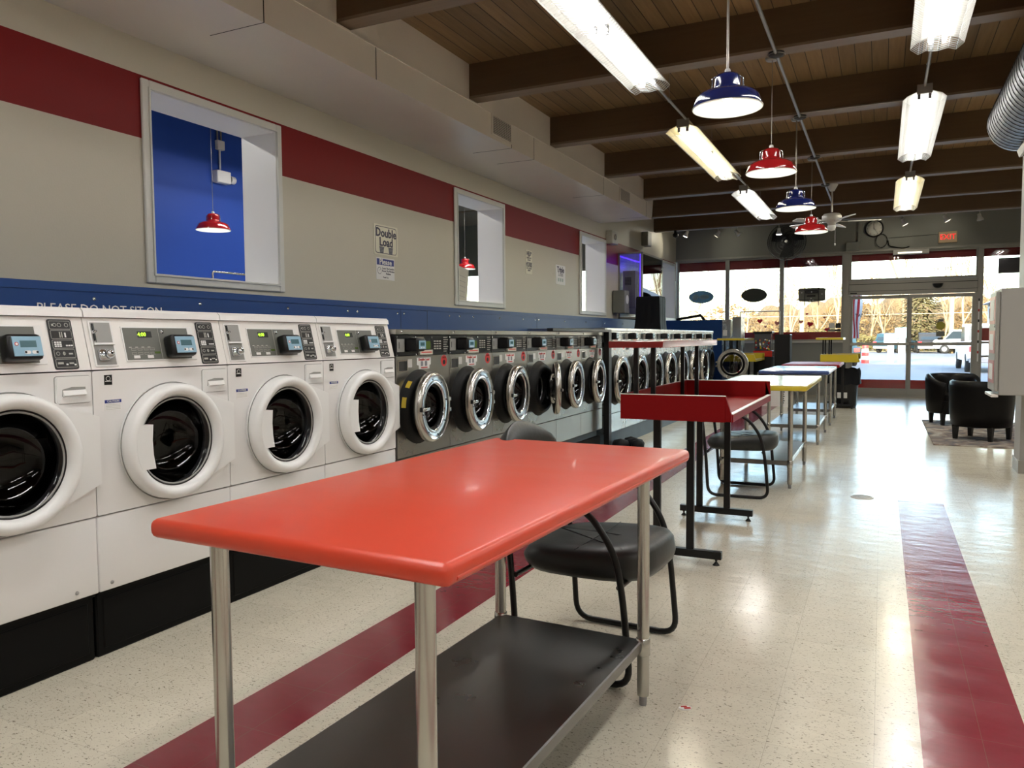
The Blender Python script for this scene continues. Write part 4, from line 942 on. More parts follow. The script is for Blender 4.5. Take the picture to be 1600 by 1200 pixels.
# ------------------------------------------------------------------ caged fluorescent fixtures
def make_fixture(tube='tube_white', refl='reflector'):
    r = empty('fluorescent_fixture'); L2 = 1.22
    m = MB(); m.box((-.055, -L2, .02), (.055, L2, .075), refl, .003)
    # folded reflector wings
    P = [(-.17, -.045), (-.135, -.012), (-.06, .018), (.06, .018), (.135, -.012), (.17, -.045)]
    for i in range(5):
        (a, b), (c, d) = P[i], P[i+1]
        m.add([(a, -L2, b), (c, -L2, d), (c, L2, d), (a, L2, b), (a, -L2, b+.004), (c, -L2, d+.004), (c, L2, d+.004), (a, L2, b+.004)], [(0,3,2,1),(4,5,6,7),(0,1,5,4),(2,3,7,6),(3,0,4,7),(1,2,6,5)], refl)
    m.build('reflector', r)
    for x in (-.042, .042):
        for y0, y1 in ((-L2+.03, -.02), (.02, L2-.03)):
            m = MB(); m.tube([(x, y0, -.018), (x, y1, -.018)], .0165, tube, 10); m.build('tube', r)
            m = MB(); m.box((x-.012, y0-.022, -.04), (x+.012, y0, .02), 'sign_grey'); m.box((x-.012, y1, -.04), (x+.012, y1+.012, .02), 'sign_grey'); m.build('lamp_holder', r)
    for x in (-.042, .042):
        ld = bpy.data.lights.new('tube_light', 'AREA'); ld.shape = 'RECTANGLE'; ld.size = .026; ld.size_y = 2*L2-.1; ld.energy = STRIP_W
        ld.color = (1.0, .975, .93) if tube == 'tube_white' else (1.0, .93, .74)
        lo = bpy.data.objects.new('tube_light', ld); COL.objects.link(lo); lo.parent = r; lo.location = (x, 0, -.0362)
    m = MB(); C = [(-.168, -.046), (-.118, -.086), (-.07, -.066), (0, -.078), (.07, -.066), (.118, -.086), (.168, -.046)]
    ny = 62
    for k in range(ny+1):
        y = -L2+2*L2*k/ny
        m.tube([(a, y, b) for a, b in C], .0016, 'wire_white', 3, caps=False)
    for a, b in C[1:-1]: m.tube([(a, -L2, b), (a, L2, b)], .0016, 'wire_white', 3, caps=False)
    for x in (-.168, .168): m.tube([(x, -L2, -.046), (x, L2, -.046)], .0022, 'wire_white', 3, caps=False)
    m.build('wire_guard', r)
    for y in (-L2-.01, L2-.02): m = MB(); m.box((-.06, y, .0), (.06, y+.03, .08), 'conduit', .002); m.build('end_cap', r)
    return r
FZ = 3.365
fx = make_fixture(); fw_ = make_fixture('tube_warm', 'reflector_cream')
XL, XRt = -1.785, .292
tag(fx, 'longest looking caged fluorescent fixture, top centre of the photo', 'ceiling light', 'caged fluorescent fixtures'); fx.location = (XL+.02, 5.10, FZ)
fw_.location = (XL-.03, 8.93, FZ-.02); tag(fw_, 'warm yellowish caged fluorescent fixture, middle of the left light row', 'ceiling light', 'caged fluorescent fixtures')
copy_tree(fx, (XL-.03, 12.62, FZ-.02), label='farthest caged fluorescent fixture of the left light row')
copy_tree(fx, (XRt+.02, 5.13, FZ), label='caged fluorescent fixture cut off by the top right edge')
copy_tree(fx, (XRt, 8.87, FZ-.01), label='caged fluorescent fixture in the middle of the right light row')
copy_tree(fw_, (XRt, 12.7, FZ-.02), label='warm yellowish caged fluorescent fixture, farthest of the right light row')
for x in (XL, XRt):
    for y, lb in ((1.35, 'nearest'), (-2.4, 'rearmost')):
        copy_tree(fx, (x, y, FZ), label='%s caged fluorescent fixture of the %s light row, above and behind the camera' % (lb, 'left' if x < 0 else 'right'))
for y, lb in ((-2.4, 'rearmost'), (1.35, 'second'), (5.13, 'third'), (8.87, 'fourth'), (12.7, 'fifth')):  # unseen third row, added to brighten the room
    copy_tree(fx, (2.6, y, FZ), label='%s added caged fixture of an unseen light row over the right side' % lb)
# conduits between the fixtures
def conduit(x, y0, y1, z, label):
    m = MB(); m.tube([(0, y0, 0), (0, y1, 0)], .012, 'conduit', 8)
    y = 2.545+.65-1.93*3
    while y < y1: m.tube([(0, y, 0), (0, y, ZC-z-.004)], .003, 'conduit', 5); m.lathe([(.015, -.02), (.018, 0), (.015, .02)], 'conduit', 8, 'y', (0, y, 0)); y += 1.93
    m.build('conduit_pipe', None, label, 'conduit', 'ceiling conduits', loc=(x, 0, z))
conduit(XL, -3.6, 14.0, FZ+.055, 'thin steel conduit linking the left row of caged lights')
conduit(XRt, -3.6, 14.0, FZ+.055, 'thin steel conduit linking the right row of caged lights')
m = MB(); m.tube([(0, -3, 0), (0, 13.9, 0)], .014, 'conduit', 8)
for y in [b for b in BY if 0 < b < 13]: m.lathe([(.055, .045), (.062, .03), (.055, .0), (.03, -.012), (.0001, -.014)], 'grille_dark', 16, 'z', (0, y, -.01)); m.lathe([(.066, .002), (.070, .0), (.066, -.004)], 'conduit', 20, 'z', (0, y, -.006))
m.build('conduit_pipe', None, 'steel conduit with round junction boxes under the beams above the pendants', 'conduit', 'ceiling conduits', loc=(PX+.04, 0, 3.482))
m = MB(); m.tube([(PX+.04, 0, 0), (XRt, 0, 0)], .008, 'conduit', 8); m.build('conduit_pipe', None, 'short cross conduit running along a beam to the right light row', 'conduit', 'ceiling conduits', loc=(0, BY[6]+.07-.16+.0+.0, 3.486) if False else (0, 8.32, 3.50))

# ------------------------------------------------------------------ spiral duct
r = empty('spiral_duct', (1.10, 8.45, 3.21), 0, 'galvanised spiral air duct at the top right', 'air duct')
m = MB(); R_ = .262
m.lathe([(R_, -13.0), (R_, 0.0), (R_-.02, .02), (.19, .05)], 'duct', 56, 'y'); m.build('pipe', r)
m = MB(); rings = 110; pts = []
turns = 96; n = turns*28; L_ = 9.6
for i in range(n+1):
    a = 2*PI*i/28; pts.append(((R_+.001)*math.cos(a), -L_*i/n, (R_+.001)*math.sin(a)))
m.tube(pts, .0045, 'duct_dark', 4, caps=False); m.build('spiral_seam', r)
m = MB(); m.lathe([(.19, .05), (.20, .10), (.16, .12), (.0001, .12)], 'chrome_worn', 32, 'y'); m.build('end_cap', r)
m = MB(); m.M = Matrix.Rotation(math.radians(-108), 4, 'Y'); m.box((-.32, -.62, -.12), (-.255, -.10, .12), 'alu_light', .004); m.box((-.325, -.58, -.095), (-.319, -.14, .095), 'grille_dark')
m.build('air_register', r)
for y in (-1.4, -4.0):
    m = MB(); m.tube([(0, y, .26), (0, y, .60)], .005, 'conduit', 6); m.build('hanger', r)

# soffit grilles
for (y0, y1, lb) in ((6.80, 7.26, 'square steel air grille in the soffit, nearer one'), (10.88, 11.38, 'square steel air grille in the soffit, farther one')):
    r = empty('air_grille', (XS+.002, (y0+y1)/2, 3.262), 0, lb, 'air vent', 'soffit air grilles'); h = (y1-y0)/2
    m = MB(); m.box((0, -h, 0), (.008, h, .205), 'soffit_paint', .002); m.build('frame', r)
    m = MB(); m.box((.008, -h+.03, .02), (.009, h-.03, .185), 'grille_dark')
    for k in range(10): z = .026+k*.0165; m.box((.009, -h+.03, z), (.012, h-.03, z+.004), 'soffit_paint')
    for k in range(18): y = -h+.035+k*(2*h-.07)/17; m.box((.009, y-.002, .02), (.0115, y+.002, .185), 'soffit_paint')
    m.build('louvre', r)

# ------------------------------------------------------------------ ceiling fan
r = empty('ceiling_fan', (-.70, 12.33, 3.495), 0, 'white ceiling fan with five blades and a pull chain', 'ceiling fan')
m = MB(); m.lathe([(.0001, -.10), (.03, -.10), (.075, -.02), (.08, 0)], 'alu_light', 20); m.build('canopy', r)
m = MB(); m.tube([(0, 0, -.08), (0, 0, -.40)], .013, 'alu_light', 10); m.build('downrod', r)
m = MB(); m.lathe([(.0001, -.60), (.05, -.60), (.06, -.56), (.12, -.54), (.135, -.52), (.135, -.46), (.11, -.43), (.03, -.42), (.0001, -.42)], 'alu_light', 28); m.build('motor', r)
m = MB(); m.lathe([(.0001, -.68), (.045, -.665), (.06, -.62), (.055, -.60)], 'plastic_white', 20); m.build('light_cap', r)
for k in range(5):
    a = 2*PI*k/5+.15; m = MB(); m.M = Matrix.Rotation(a, 4, 'Z') @ Matrix.Translation((0, 0, -.545)) @ Matrix.Rotation(.2, 4, 'X')
    m.box((.12, -.015, -.004), (.24, .015, .004), 'chrome_worn'); m.prism([(.22, -.045), (.30, -.06), (.62, -.07), (.66, -.05), (.66, .05), (.62, .07), (.30, .06), (.22, .045)], 'z', -.004, .004, 'plastic_white'); m.build('blade', r)
m = MB(); m.tube([(.05, -.03, -.66), (.05, -.03, -.86)], .002, 'plastic_white', 5); m.lathe([(.0001, -.90), (.010, -.89), (.008, -.865), (.0001, -.86)], 'plastic_white', 10, 'z', (.05, -.03, 0)); m.build('pull_chain', r)

# black industrial wall fan
r = empty('wall_fan', (-1.86, 17.35, 3.28), 0, 'round black caged industrial fan high on the far wall', 'fan')
R_ = .385
m = MB()
for q in (.385, .345, .305, .265, .225, .185, .145, .105, .065): m.tube([(q*math.cos(2*PI*i/40), -.09*(1-(q/.385)**2)-.02, q*math.sin(2*PI*i/40)) for i in range(40)], .0035 if q < .38 else .009, 'black_satin', 5, closed=True)
for k in range(110):
    a = 2*PI*k/110; m.tube([(q*math.cos(a), -.09*(1-(q/.385)**2)-.02, q*math.sin(a)) for q in (.06, .16, .27, .385)], .0042, 'black_satin', 3, caps=False)
    m.tube([(q*math.cos(a), .09*(1-(q/.385)**2)+.0, q*math.sin(a)) for q in (.06, .22, .385)], .0022, 'black_satin', 3, caps=False)
m.build('cage', r)
m = MB()
for k in range(3):
    a = 2*PI*k/3+.5
    V = [(.05*math.cos(a-.5), -.02, .05*math.sin(a-.5)), (.34*math.cos(a-.42), .0, .34*math.sin(a-.42)), (.35*math.cos(a), .03, .35*math.sin(a)), (.32*math.cos(a+.45), .06, .32*math.sin(a+.45)), (.06*math.cos(a+.6), .03, .06*math.sin(a+.6))]
    m.add(V+[(x, y+.004, z) for x, y, z in V], [(0,1,2,3,4), (9,8,7,6,5)]+[(i, 5+i, 5+(i+1) % 5, (i+1) % 5) for i in range(5)], 'black_matte')
m.build('fan_blade', r)
m = MB(); m.lathe([(.0001, -.125), (.045, -.12), (.05, -.09), (.05, .10), (.09, .12), (.09, .30), (.0001, .30)], 'black_satin', 20, 'y'); m.lathe([(.0001, -.128), (.03, -.126)], 'alu_light', 20, 'y'); m.build('motor', r)
m = MB(); m.tube([(0, .25, 0), (0, .45, 0), (0, .62, -.1)], .025, 'black_satin', 8); m.box((-.08, .60, -.25), (.08, .65, .08), 'black_satin'); m.tube([(0, .2, -.05), (.0, .05, -.50)], .01, 'black_satin', 6); m.build('bracket', r)

# ------------------------------------------------------------------ far wall fittings
Y0 = YF-.001
r = empty('wall_clock', (-.193, Y0, 3.525), 0, 'round black rimmed wall clock beside the ceiling fan', 'clock')
m = MB(); m.lathe([(.0001, -.02), (.165, -.02), (.165, 0)], 'clock_face', 40, 'y'); m.build('face', r)
m = MB(); m.lathe([(.155, -.022), (.16, -.04), (.178, -.04), (.184, -.02), (.184, 0)], 'black_satin', 40, 'y'); m.build('rim', r)
m = MB()
for k in range(12): a = PI/2-2*PI*k/12; m.text(str(k or 12), .034, 'black_matte', at((.128*math.cos(a), -.0215, .128*math.sin(a)), WALLY))
m.build('numerals', r)
m = MB(); m.bar((-.005, -.024, -.02), (-.012, -.024, .10), .010, .003, 'black_matte'); m.bar((-.012, -.026, .018), (.075, -.026, -.12), .007, .003, 'black_matte'); m.build('hands', r)
r = empty('exit_sign', (1.157, Y0, 3.26), 0, 'tan exit sign with glowing red letters above the entrance', 'exit sign')
m = MB(); m.box((-.165, -.06, -.11), (.165, 0, .11), 'exit_box', .006); m.build('housing', r)
m = MB(); m.text('EXIT', .150, 'exit_red', at((0, -.0625, 0), WALLY), sx=.92); m.build('lettering', r)
r = empty('door_closer_light', (.50, YF-.08, 2.995), 0, 'narrow fluorescent strip lamp over the entrance transom', 'strip light')
m = MB(); m.box((-.33, -.05, -.05), (.33, .05, .05), 'alu_light', .006); m.build('housing', r)
m = MB(); m.box((-.24, -.052, -.03), (.20, -.05, .0), 'spot_dim'); m.build('lens', r)
# junction box, cables on the wall
m = MB(); m.box((-.13, -.08, -.09), (.13, 0, .09), 'grey_wall', .004); m.box((.10, -.05, .08), (.16, 0, .50), 'grey_wall'); m.build('junction_box', None, 'grey electrical box with conduit on the far wall left of the clock', 'electrical box', loc=(-.60, Y0, 3.17))
m = MB(); m.tube([(.11*math.cos(.3+i*.5), -.03-.001*i, .14*math.sin(.3+i*.5)) for i in range(30)], .006, 'black_matte', 5); m.tube(smooth_path([(.12, -.03, 0), (.14, -.03, -.12), (.40, -.03, -.18), (.52, -.03, -.15)], .05), .012, 'black_matte', 6); m.build('cable_coil', None, 'coil of black cable hanging below the wall clock', 'cable', loc=(-.05, Y0, 3.26))
m = MB(); m.tube([(-.9, -.01, -.02), (0, -.01, 0)], .004, 'seam_dark', 5); m.build('wall_cable', None, 'thin cable running along the wall to the exit sign', 'cable', loc=(.98, Y0, 3.33))
m = MB(); m.box((-.20, -.05, -.15), (.20, .02, .15), 'black_satin', .006); m.box((-.19, -.052, -.14), (.19, -.05, .14), 'gum_glass'); m.build('television', None, 'small black screen hanging in the right side window', 'screen', loc=(2.24, YF-.06, 2.64))
# track spot lights
m = MB(); m.box((-4.3, -.02, -.02), (2.6, .02, .02), 'alu_light'); m.build('light_track', None, 'pale lighting track across the ceiling before the far wall', 'track', loc=(0, 17.0, ZC-.02))
sp = []
spots = [(-3.905, 17.0, 3.545, 'spot_glow', 25, 'brightly lit round spotlight at the far left end of the track'), (-3.225, 17.0, 3.50, 'spot_dim', 35, 'white spotlight tilted right, second from the left on the track'), (-2.825, 17.0, 3.50, 'plastic_white', -40, 'unlit white spotlight tilted left beside the wall fan'), (-1.98, 17.0, 3.47, 'spot_glow', 0, 'lit spotlight pointing straight down in front of the wall fan'), (.335, 17.0, 3.50, 'spot_dim', -28, 'white spotlight just right of the wall clock'), (1.055, 17.0, 3.52, 'spot_dim', -30, 'white spotlight above the exit sign'), (1.61, 17.0, 3.50, 'plastic_white', -12, 'unlit spotlight at the right end of the track')]
for x, y, z, gl, tilt, lb in spots:
    r = empty('spotlight', (x, y, z), 0, lb, 'spotlight', 'track spotlights')
    A = Matrix.Rotation(math.radians(tilt), 4, 'Y')
    m = MB(); m.M = A; m.lathe([(.060, -.07), (.058, -.05), (.035, .0), (.030, .06), (.0001, .065)], 'plastic_white', 20); hd = m.build('head', r)
    m = MB(); m.M = A; m.lathe([(.0001, -.078), (.035, -.076), (.057, -.066)], gl, 20); m.build('bulb', hd)
    m = MB(); m.tube([(0, 0, .05), (0, 0, ZC-z-.03)], .010, 'alu_light', 8); m.build('stem', r)
    if gl != 'plastic_white':
        ld = bpy.data.lights.new('spot_light', 'SPOT'); ld.energy = 7 if gl == 'spot_glow' else 3; ld.spot_size = math.radians(110); ld.spot_blend = .8; ld.color = (1.0, .93, .74); ld.shadow_soft_size = .05
        lo = bpy.data.objects.new('spot_light', ld); COL.objects.link(lo); lo.parent = r
        dv = {0: Vector((-.35, -.75, -.35)), 1: Vector((.3, .8, -.3)), 3: Vector((0, .35, -1)), 4: Vector((-.3, .7, -.4)), 5: Vector((-.2, .8, -.3))}[len(sp)]
        lo.rotation_euler = dv.to_track_quat('-Z', 'Y').to_euler(); lo.location = dv.normalized()*.09
    sp.append(r)
# signs in the windows
yG = YF+.075
m = MB(); n = 40
m.prism([(.285*math.cos(2*PI*i/n), .145*math.sin(2*PI*i/n)) for i in range(n)], 'y', 0, .02, 'oval_blue'); r = empty('oval_sign', (-3.80, yG-.03, 2.205), 0, 'blue grey oval sign in the left front window', 'sign'); m.build('panel', r)
m = MB(); m.prism([(-.13+.065*math.cos(2*PI*i/n), .0+.065*math.sin(2*PI*i/n)) for i in range(n)], 'y', -.003, 0, 'oval_light'); m.prism([(.07+.12*math.cos(2*PI*i/n), .055*math.sin(2*PI*i/n)) for i in range(n)], 'y', -.003, 0, 'oval_light'); m.bar((-.11, -.004, -.04), (.02, -.004, .05), .02, .004, 'oval_blue'); m.text('OPEN', .05, 'oval_blue', at((.07, -.005, 0), WALLY)); m.build('emblem', r)
m = MB(); m.prism([(.278*math.cos(2*PI*i/n), .155*math.sin(2*PI*i/n)) for i in range(n)], 'y', 0, .03, 'oval_dark'); m.build('oval_sign', None, 'black oval sign seen from behind in the second front window', 'sign', loc=(-2.615, yG-.04, 2.212))
m = MB()
for i in range(9): m.tube([(-.26+.02*i, -.01, -.14-.012*i), (-.245+.02*i, -.01, -.15-.012*i)], .003, 'cable', 4)
r = empty('open_sign', (-1.40, yG-.06, 2.19), 0, 'grey back of a neon sign hanging in the third front window', 'sign')
m = MB(); m.prism([(-.275, -.12), (-.24, -.145), (0, -.165), (.24, -.145), (.275, -.12), (.275, .12), (.24, .135), (0, .145), (-.24, .135), (-.275, .12)], 'y', 0, .025, 'sticker_grey'); m.build('panel', r)
m = MB()
for x in (-.14, .14): m.box((x-.008, -.02, -.24), (x+.008, -.005, .16), 'black_satin')
for z in (-.115, .10): m.box((-.34, -.015, z-.006), (.34, -.003, z+.006), 'black_satin')
m.box((-.13, -.05, .02), (.13, 0, .09), 'black_satin', .008); m.box((-.10, -.05, -.05), (.08, 0, -.02), 'black_satin', .01); m.build('bracket', r)
m = MB()
for x, z in ((-.20, .04), (0, .05), (.21, 0), (-.01, -.09), (-.03, -.135), (.03, -.135)): m.lathe([(.0001, -.008), (.014, -.006)], 'label_white', 12, 'y', (x, -.05, z))
m.build('screw', r)
m = MB()
for x in (-.14, .14): m.tube([(x, 0, .16), (x, 0, .84)], .002, 'black_satin', 4)
m.build('hanging_wire', r)
# paper hearts on the glass
def heart(s_):
    P = []
    for i in range(28):
        t_ = 2*PI*i/28; P.append((s_*16*math.sin(t_)**3/17, s_*(13*math.cos(t_)-5*math.cos(2*t_)-2*math.cos(3*t_)-math.cos(4*t_))/17))
    return P
hearts = [(-2.49, 1.63, .062, 'heart', 'red paper heart upper left in the second window'), (-2.12, 1.575, .060, 'heart_faded', 'faded paper heart by the second mullion'), (-2.37, 1.50, .03, 'heart_faded', 'tiny faded paper heart low in the second window'), (-1.62, 1.60, .055, 'heart_faded', 'pale paper heart at the left of the third window'), (-1.43, 1.545, .068, 'heart', 'biggest red paper heart, middle of the third window'), (-1.08, 1.42, .060, 'heart', 'red paper heart low on the right of the third window'), (-1.50, 1.77, .028, 'heart', 'tiny dark heart above the biggest one'), (-1.14, 1.68, .03, 'heart_faded', 'tiny heart below the neon sign at its right'), (-3.50, 1.63, .035, 'heart', 'small red heart in the leftmost front window'), (-3.27, 1.66, .02, 'heart_faded', 'smallest heart beside the first mullion')]
for i, (x, z, s_, mt, lb) in enumerate(hearts):
    m = MB(); m.M = Matrix.Rotation(.2*math.sin(i*2.1), 4, 'Y'); m.prism(heart(s_), 'y', 0, .001, mt); m.build('paper_heart', None, lb, 'heart', 'paper hearts on the front windows', loc=(x, yG+.012, z))
m = MB(); m.box((-.12, 0, .02), (.0, .002, .13), 'label_white'); m.box((.015, 0, .02), (.12, .002, .13), 'black_plastic'); m.box((-.14, 0, -.05), (.0, .002, .0), 'sticker_grey'); m.box((.0, 0, -.05), (.12, .002, .0), 'black_plastic'); m.build('window_sticker', None, 'small black and white notices in the lower corner of the third window', 'sticker', loc=(-.93, yG+.011, 1.43))
m = MB(); m.box((-.13, 0, .20), (-.02, .002, .25), 'black_plastic'); m.box((-.13, 0, -.05), (-.02, .002, .14), 'sticker_grey'); m.prism([(-.13, .14), (-.02, .14), (-.075, .19)], 'y', 0, .002, 'sticker_grey'); m.box((-.12, 0, -.16), (.04, .002, -.06), 'cabinet_pink'); m.build('window_sticker', None, 'decals on the side window between the entrance and the white cabinet', 'sticker', loc=(2.05, yG+.011, 1.66))
# height strip on the door frame
m = MB()
for k in range(6): m.box((-.012, -.002, k*.21), (.012, 0, k*.21+.16), 'label_white'); m.box((-.012, -.002, k*.21+.16), (.012, 0, k*.21+.21), ('label_red', 'black_plastic')[k % 2])
m.build('height_strip', None, 'banded height tape on the right jamb of the entrance', 'tape', loc=(1.735, YF-.012, .75))

# ------------------------------------------------------------------ left wall signs and devices
xw = XW+.001
def sign(y0, y1, z0, z1, label, build):
    r = empty('wall_sign', (xw, (y0+y1)/2, (z0+z1)/2), 0, label, 'sign', 'notices on the left wall'); build(r, (y1-y0)/2, (z1-z0)/2); return r
def s_double(r, h, v):
    m = MB(); m.prism(rrect(-h, -v, h, v, .01), 'x', 0, .004, 'sign_cream'); m.build('panel', r)
    m = MB(); t_ = .006
    P = rrect(-h+.02, -v+.015, h-.02, v-.015, .03); Q = rrect(-h+.026, -v+.021, h-.026, v-.021, .026); m.prism(P, 'x', .004, .0045, 'sign_ink'); m.prism(Q, 'x', .0045, .005, 'sign_cream'); m.build('border', r)
    m = MB(); m.text('Double', .115, 'sign_ink', at((.006, 0, .066)), depth=.001, bold=.025); m.text('Load', .115, 'sign_ink', at((.006, 0, -.022)), depth=.001, bold=.025); m.build('lettering', r)
    m = MB()
    for c in (-.075, .075):
        for k in range(5): m.box((.005, c-.04+.004*k, -.072-.013*k), (.006, c+.04-.004*k, -.065-.013*k), 'sign_ink')
        m.prism([(c-.038, -.065), (c-.03, -.125), (c+.03, -.125), (c+.038, -.065)], 'x', .0045, .0053, 'sign_grey')
    m.build('basket_picture', r)
def s_please(r, h, v):
    m = MB(); m.box((0, -h, -v), (.004, h, v), 'label_white', .001); m.build('panel', r)
    m = MB(); m.box((.004, -h+.01, .035), (.0045, h-.01, v-.01), 'label_blue'); m.build('header', r)
    m = MB(); m.text('Please', .072, 'label_white', at((.0055, 0, .065)), sx=1.15, bold=.02); m.text('Leave The Laundry\nRoom The Machine\nFinishes', .026, 'sign_ink', at((.005, .045, -.02))); m.text('Thank You', .02, 'sign_ink', at((.005, 0, -.082))); m.build('lettering', r)
    m = MB(); m.lathe([(.034, 0), (.030, .0008)], 'sign_ink', 24, 'x', (.0045, -.10, -.02)); m.bar((.005, -.10, -.02), (.005, -.085, .0), .003, .001, 'sign_ink'); m.build('clock_picture', r)
def s_help(r, h, v):
    m = MB(); m.box((0, -h, -v), (.004, h, v), 'sign_cream', .001); m.build('panel', r)
    m = MB(); m.text('HELP', .07, 'sign_ink', at((.005, 0, .115)), bold=.03); m.text('KEEP\nTHIS PLACE\nCLEAN', .03, 'sign_ink', at((.005, 0, .055))); m.text('AYUDE', .058, 'sign_ink', at((.005, 0, -.025)), bold=.03); m.text('A MANTENER\nESTE LUGAR\nLIMPIO', .03, 'sign_ink', at((.005, 0, -.085))); m.build('lettering', r)
def s_triple(r, h, v):
    m = MB(); m.prism(rrect(-h, -v, h, v, .02), 'x', 0, .004, 'label_white'); m.build('panel', r)
    m = MB(); m.text('Triple', .115, 'sign_ink', at((.005, 0, .075)), bold=.03); m.text('Load', .10, 'sign_grey', at((.005, 0, .01))); m.build('lettering', r)
    m = MB()
    for c in (-.08, 0, .08): m.box((.004, c-.022, -.10), (.0045, c+.022, -.05), 'oval_light')
    m.build('basket_picture', r)
sign(6.088, 6.487, 2.087, 2.377, 'cream double load sign on the left wall', s_double)
sign(6.12, 6.425, 1.85, 2.06, 'small white notice with blue please heading, below the double load sign', s_please)
sign(9.557, 9.764, 2.154, 2.475, 'narrow cream help sign on the left wall', s_help)
sign(10.62, 11.0, 2.078, 2.366, 'white triple load sign near the third opening', s_triple)
m = MB(); m.M = Matrix.Rotation(math.radians(-8), 4, 'X'); m.box((0, -.24, 0), (.006, .20, .42), 'paper')
for k in range(5): m.box((.006, -.18, .07+.06*k), (.0065, .14, .074+.06*k), 'sign_grey')
m.build('paper_notice', None, 'grey paper notice standing in the second wall opening', 'notice', loc=(-4.56, 8.02, 1.72))
r = empty('emergency_light', (XW, 13.1, 3.02), 0, 'beige box with a round horn on the wall under the soffit', 'alarm')
m = MB(); m.box((0, -.16, -.10), (.12, .16, .13), 'beige_box', .008); m.build('housing', r)
m = MB(); m.lathe([(.0001, -.01), (.045, .0), (.055, .012)], 'recess_grey', 20, 'x', (.12, -.03, .02)); m.build('horn', r)
m = MB(); m.box((0, -.13, -.14), (.14, .13, .14), 'sticker_grey', .01); m.build('wall_speaker', None, 'small dark grey box high on the wall above the purple lit cabinet', 'speaker', loc=(XW, 15.25, 3.25))
m = MB(); m.lathe([(.0001, -.05), (.05, -.03), (.06, .02), (.03, .05), (.03, .10)], 'black_plastic', 16, 'z'); m.build('ceiling_camera', None, 'black dome camera hanging at the corner of the last beam', 'camera', loc=(-3.92, 16.05, 3.395))
# purple lit cage cabinet
r = empty('lit_cabinet', (-4.38, 13.62, 1.62), 0, 'glass and mesh cabinet glowing purple on the wall past the third opening', 'cabinet')
Wd, Lg, Hh = .46, 1.42, 1.20
m = MB(); t_ = .03
for x in (0.0, Wd-t_):
    for y in (0, Lg-t_): m.box((x, y, 0), (x+t_, y+t_, Hh), 'alu')
for z in (0, Hh-t_):
    m.box((0, 0, z), (Wd, t_, z+t_), 'alu'); m.box((0, Lg-t_, z), (Wd, Lg, z+t_), 'alu'); m.box((Wd-t_, t_, z), (Wd, Lg-t_, z+t_), 'alu'); m.box((0, t_, z), (t_, Lg-t_, z+t_), 'alu')
m.box((0.001, t_, t_), (.008, Lg-t_, Hh-t_), 'lcd_frame'); m.box((0, 0, -.06), (Wd, Lg, 0), 'black_satin'); m.box((t_, t_, Hh-.012), (Wd-t_, Lg-t_, Hh-.004), 'alu'); m.build('frame', r)
m = MB()
for k in range(16): m.box((t_+k*.026, .012, t_), (t_+k*.026+.003, .015, Hh-t_), 'mesh_metal')
for k in range(44): m.box((t_, .009, t_+k*.026), (Wd-t_, .012, t_+k*.026+.003), 'mesh_metal')
m.build('wire_mesh', r)
m = MB(); m.box((Wd-.012, t_, t_), (Wd-.006, Lg-t_, Hh-t_), 'pane'); m.build('door', r)
m = MB(); m.box((.009, .032, .03), (.02, .046, Hh-.04), 'uv_purple'); m.box((.40, .032, .03), (.412, .046, Hh-.04), 'uv_purple'); m.box((.01, .1, Hh-.06), (.02, Lg-.1, Hh-.045), 'uv_purple'); m.build('led_strip', r)
for y_ in (.25, 1.1):
    pl = bpy.data.lights.new('led_light', 'POINT'); pl.energy = 1.1; pl.color = (.10, .04, 1.0); pl.shadow_soft_size = .03
    po = bpy.data.objects.new('led_light', pl); COL.objects.link(po); po.parent = r; po.location = (.38, y_, 1.05)
m = MB(); m.box((.06, .10, .20), (.30, .42, .88), 'sticker_grey', .005); m.box((.10, .095, .62), (.22, .10, .76), 'black_plastic'); m.box((.06, .5, .1), (.3, 1.1, .6), 'cabinet_white', .01); m.build('equipment', r)
m = MB(); m.box((.02, -.30, .10), (.24, -.02, .50), 'sticker_grey', .004); m.disc(.08, 'label_white', 'x', (.24, -.14, .34), 20); m.build('control_box', None, 'small grey metal box below left of the purple cabinet', 'electrical box', loc=(-4.38, 13.55, 1.62))

# floor bits
r = empty('floor_drain', (-.119, 6.60, 0), 0, 'round metal floor drain set in the tiles', 'drain')
m = MB(); m.lathe([(.0001, .002), (.075, .002), (.078, 0)], 'grille_dark', 24); m.build('bowl', r)
m = MB()
for k in range(9): y = -.056+k*.014; w_ = math.sqrt(.075**2-y*y); m.box((-w_, y-.0035, .002), (w_, y+.0035, .005), 'alu_light')
m.lathe([(.072, .0055), (.082, .004), (.084, 0)], 'alu_light', 24); m.build('grate', r)
m = MB(); m.M = Matrix.Rotation(.5, 4, 'Z'); m.prism([(-.022, -.004), (-.010, -.014), (.012, -.016), (.024, -.004), (.016, .010), (-.006, .012), (-.018, .006)], 'z', .0, .004, 'label_white'); m.box((-.004, -.011, .004), (.018, -.003, .006), 'label_red'); m.box((-.012, .002, .004), (.008, .007, .006), 'label_red')
m.build('sweet_wrapper', None, 'small red and white wrapper dropped near the front table leg', 'wrapper', loc=(-.585, 2.56, 0))
m = MB()
for (x, y, q) in ((0, 0, .10), (.13, .12, .11), (.05, .24, .09), (.2, .0, .07)): m.lathe([(.0001, .0), (q, .01), (q*1.05, .05), (q*.8, .09), (.0001, .11)], 'bag_black', 14, 'z', (x-.08, y-.05, 0))
m.build('black_bundle', None, 'low black bundle on the floor at the foot of the metal post', 'bundle', loc=(-2.62, 8.55, 0))

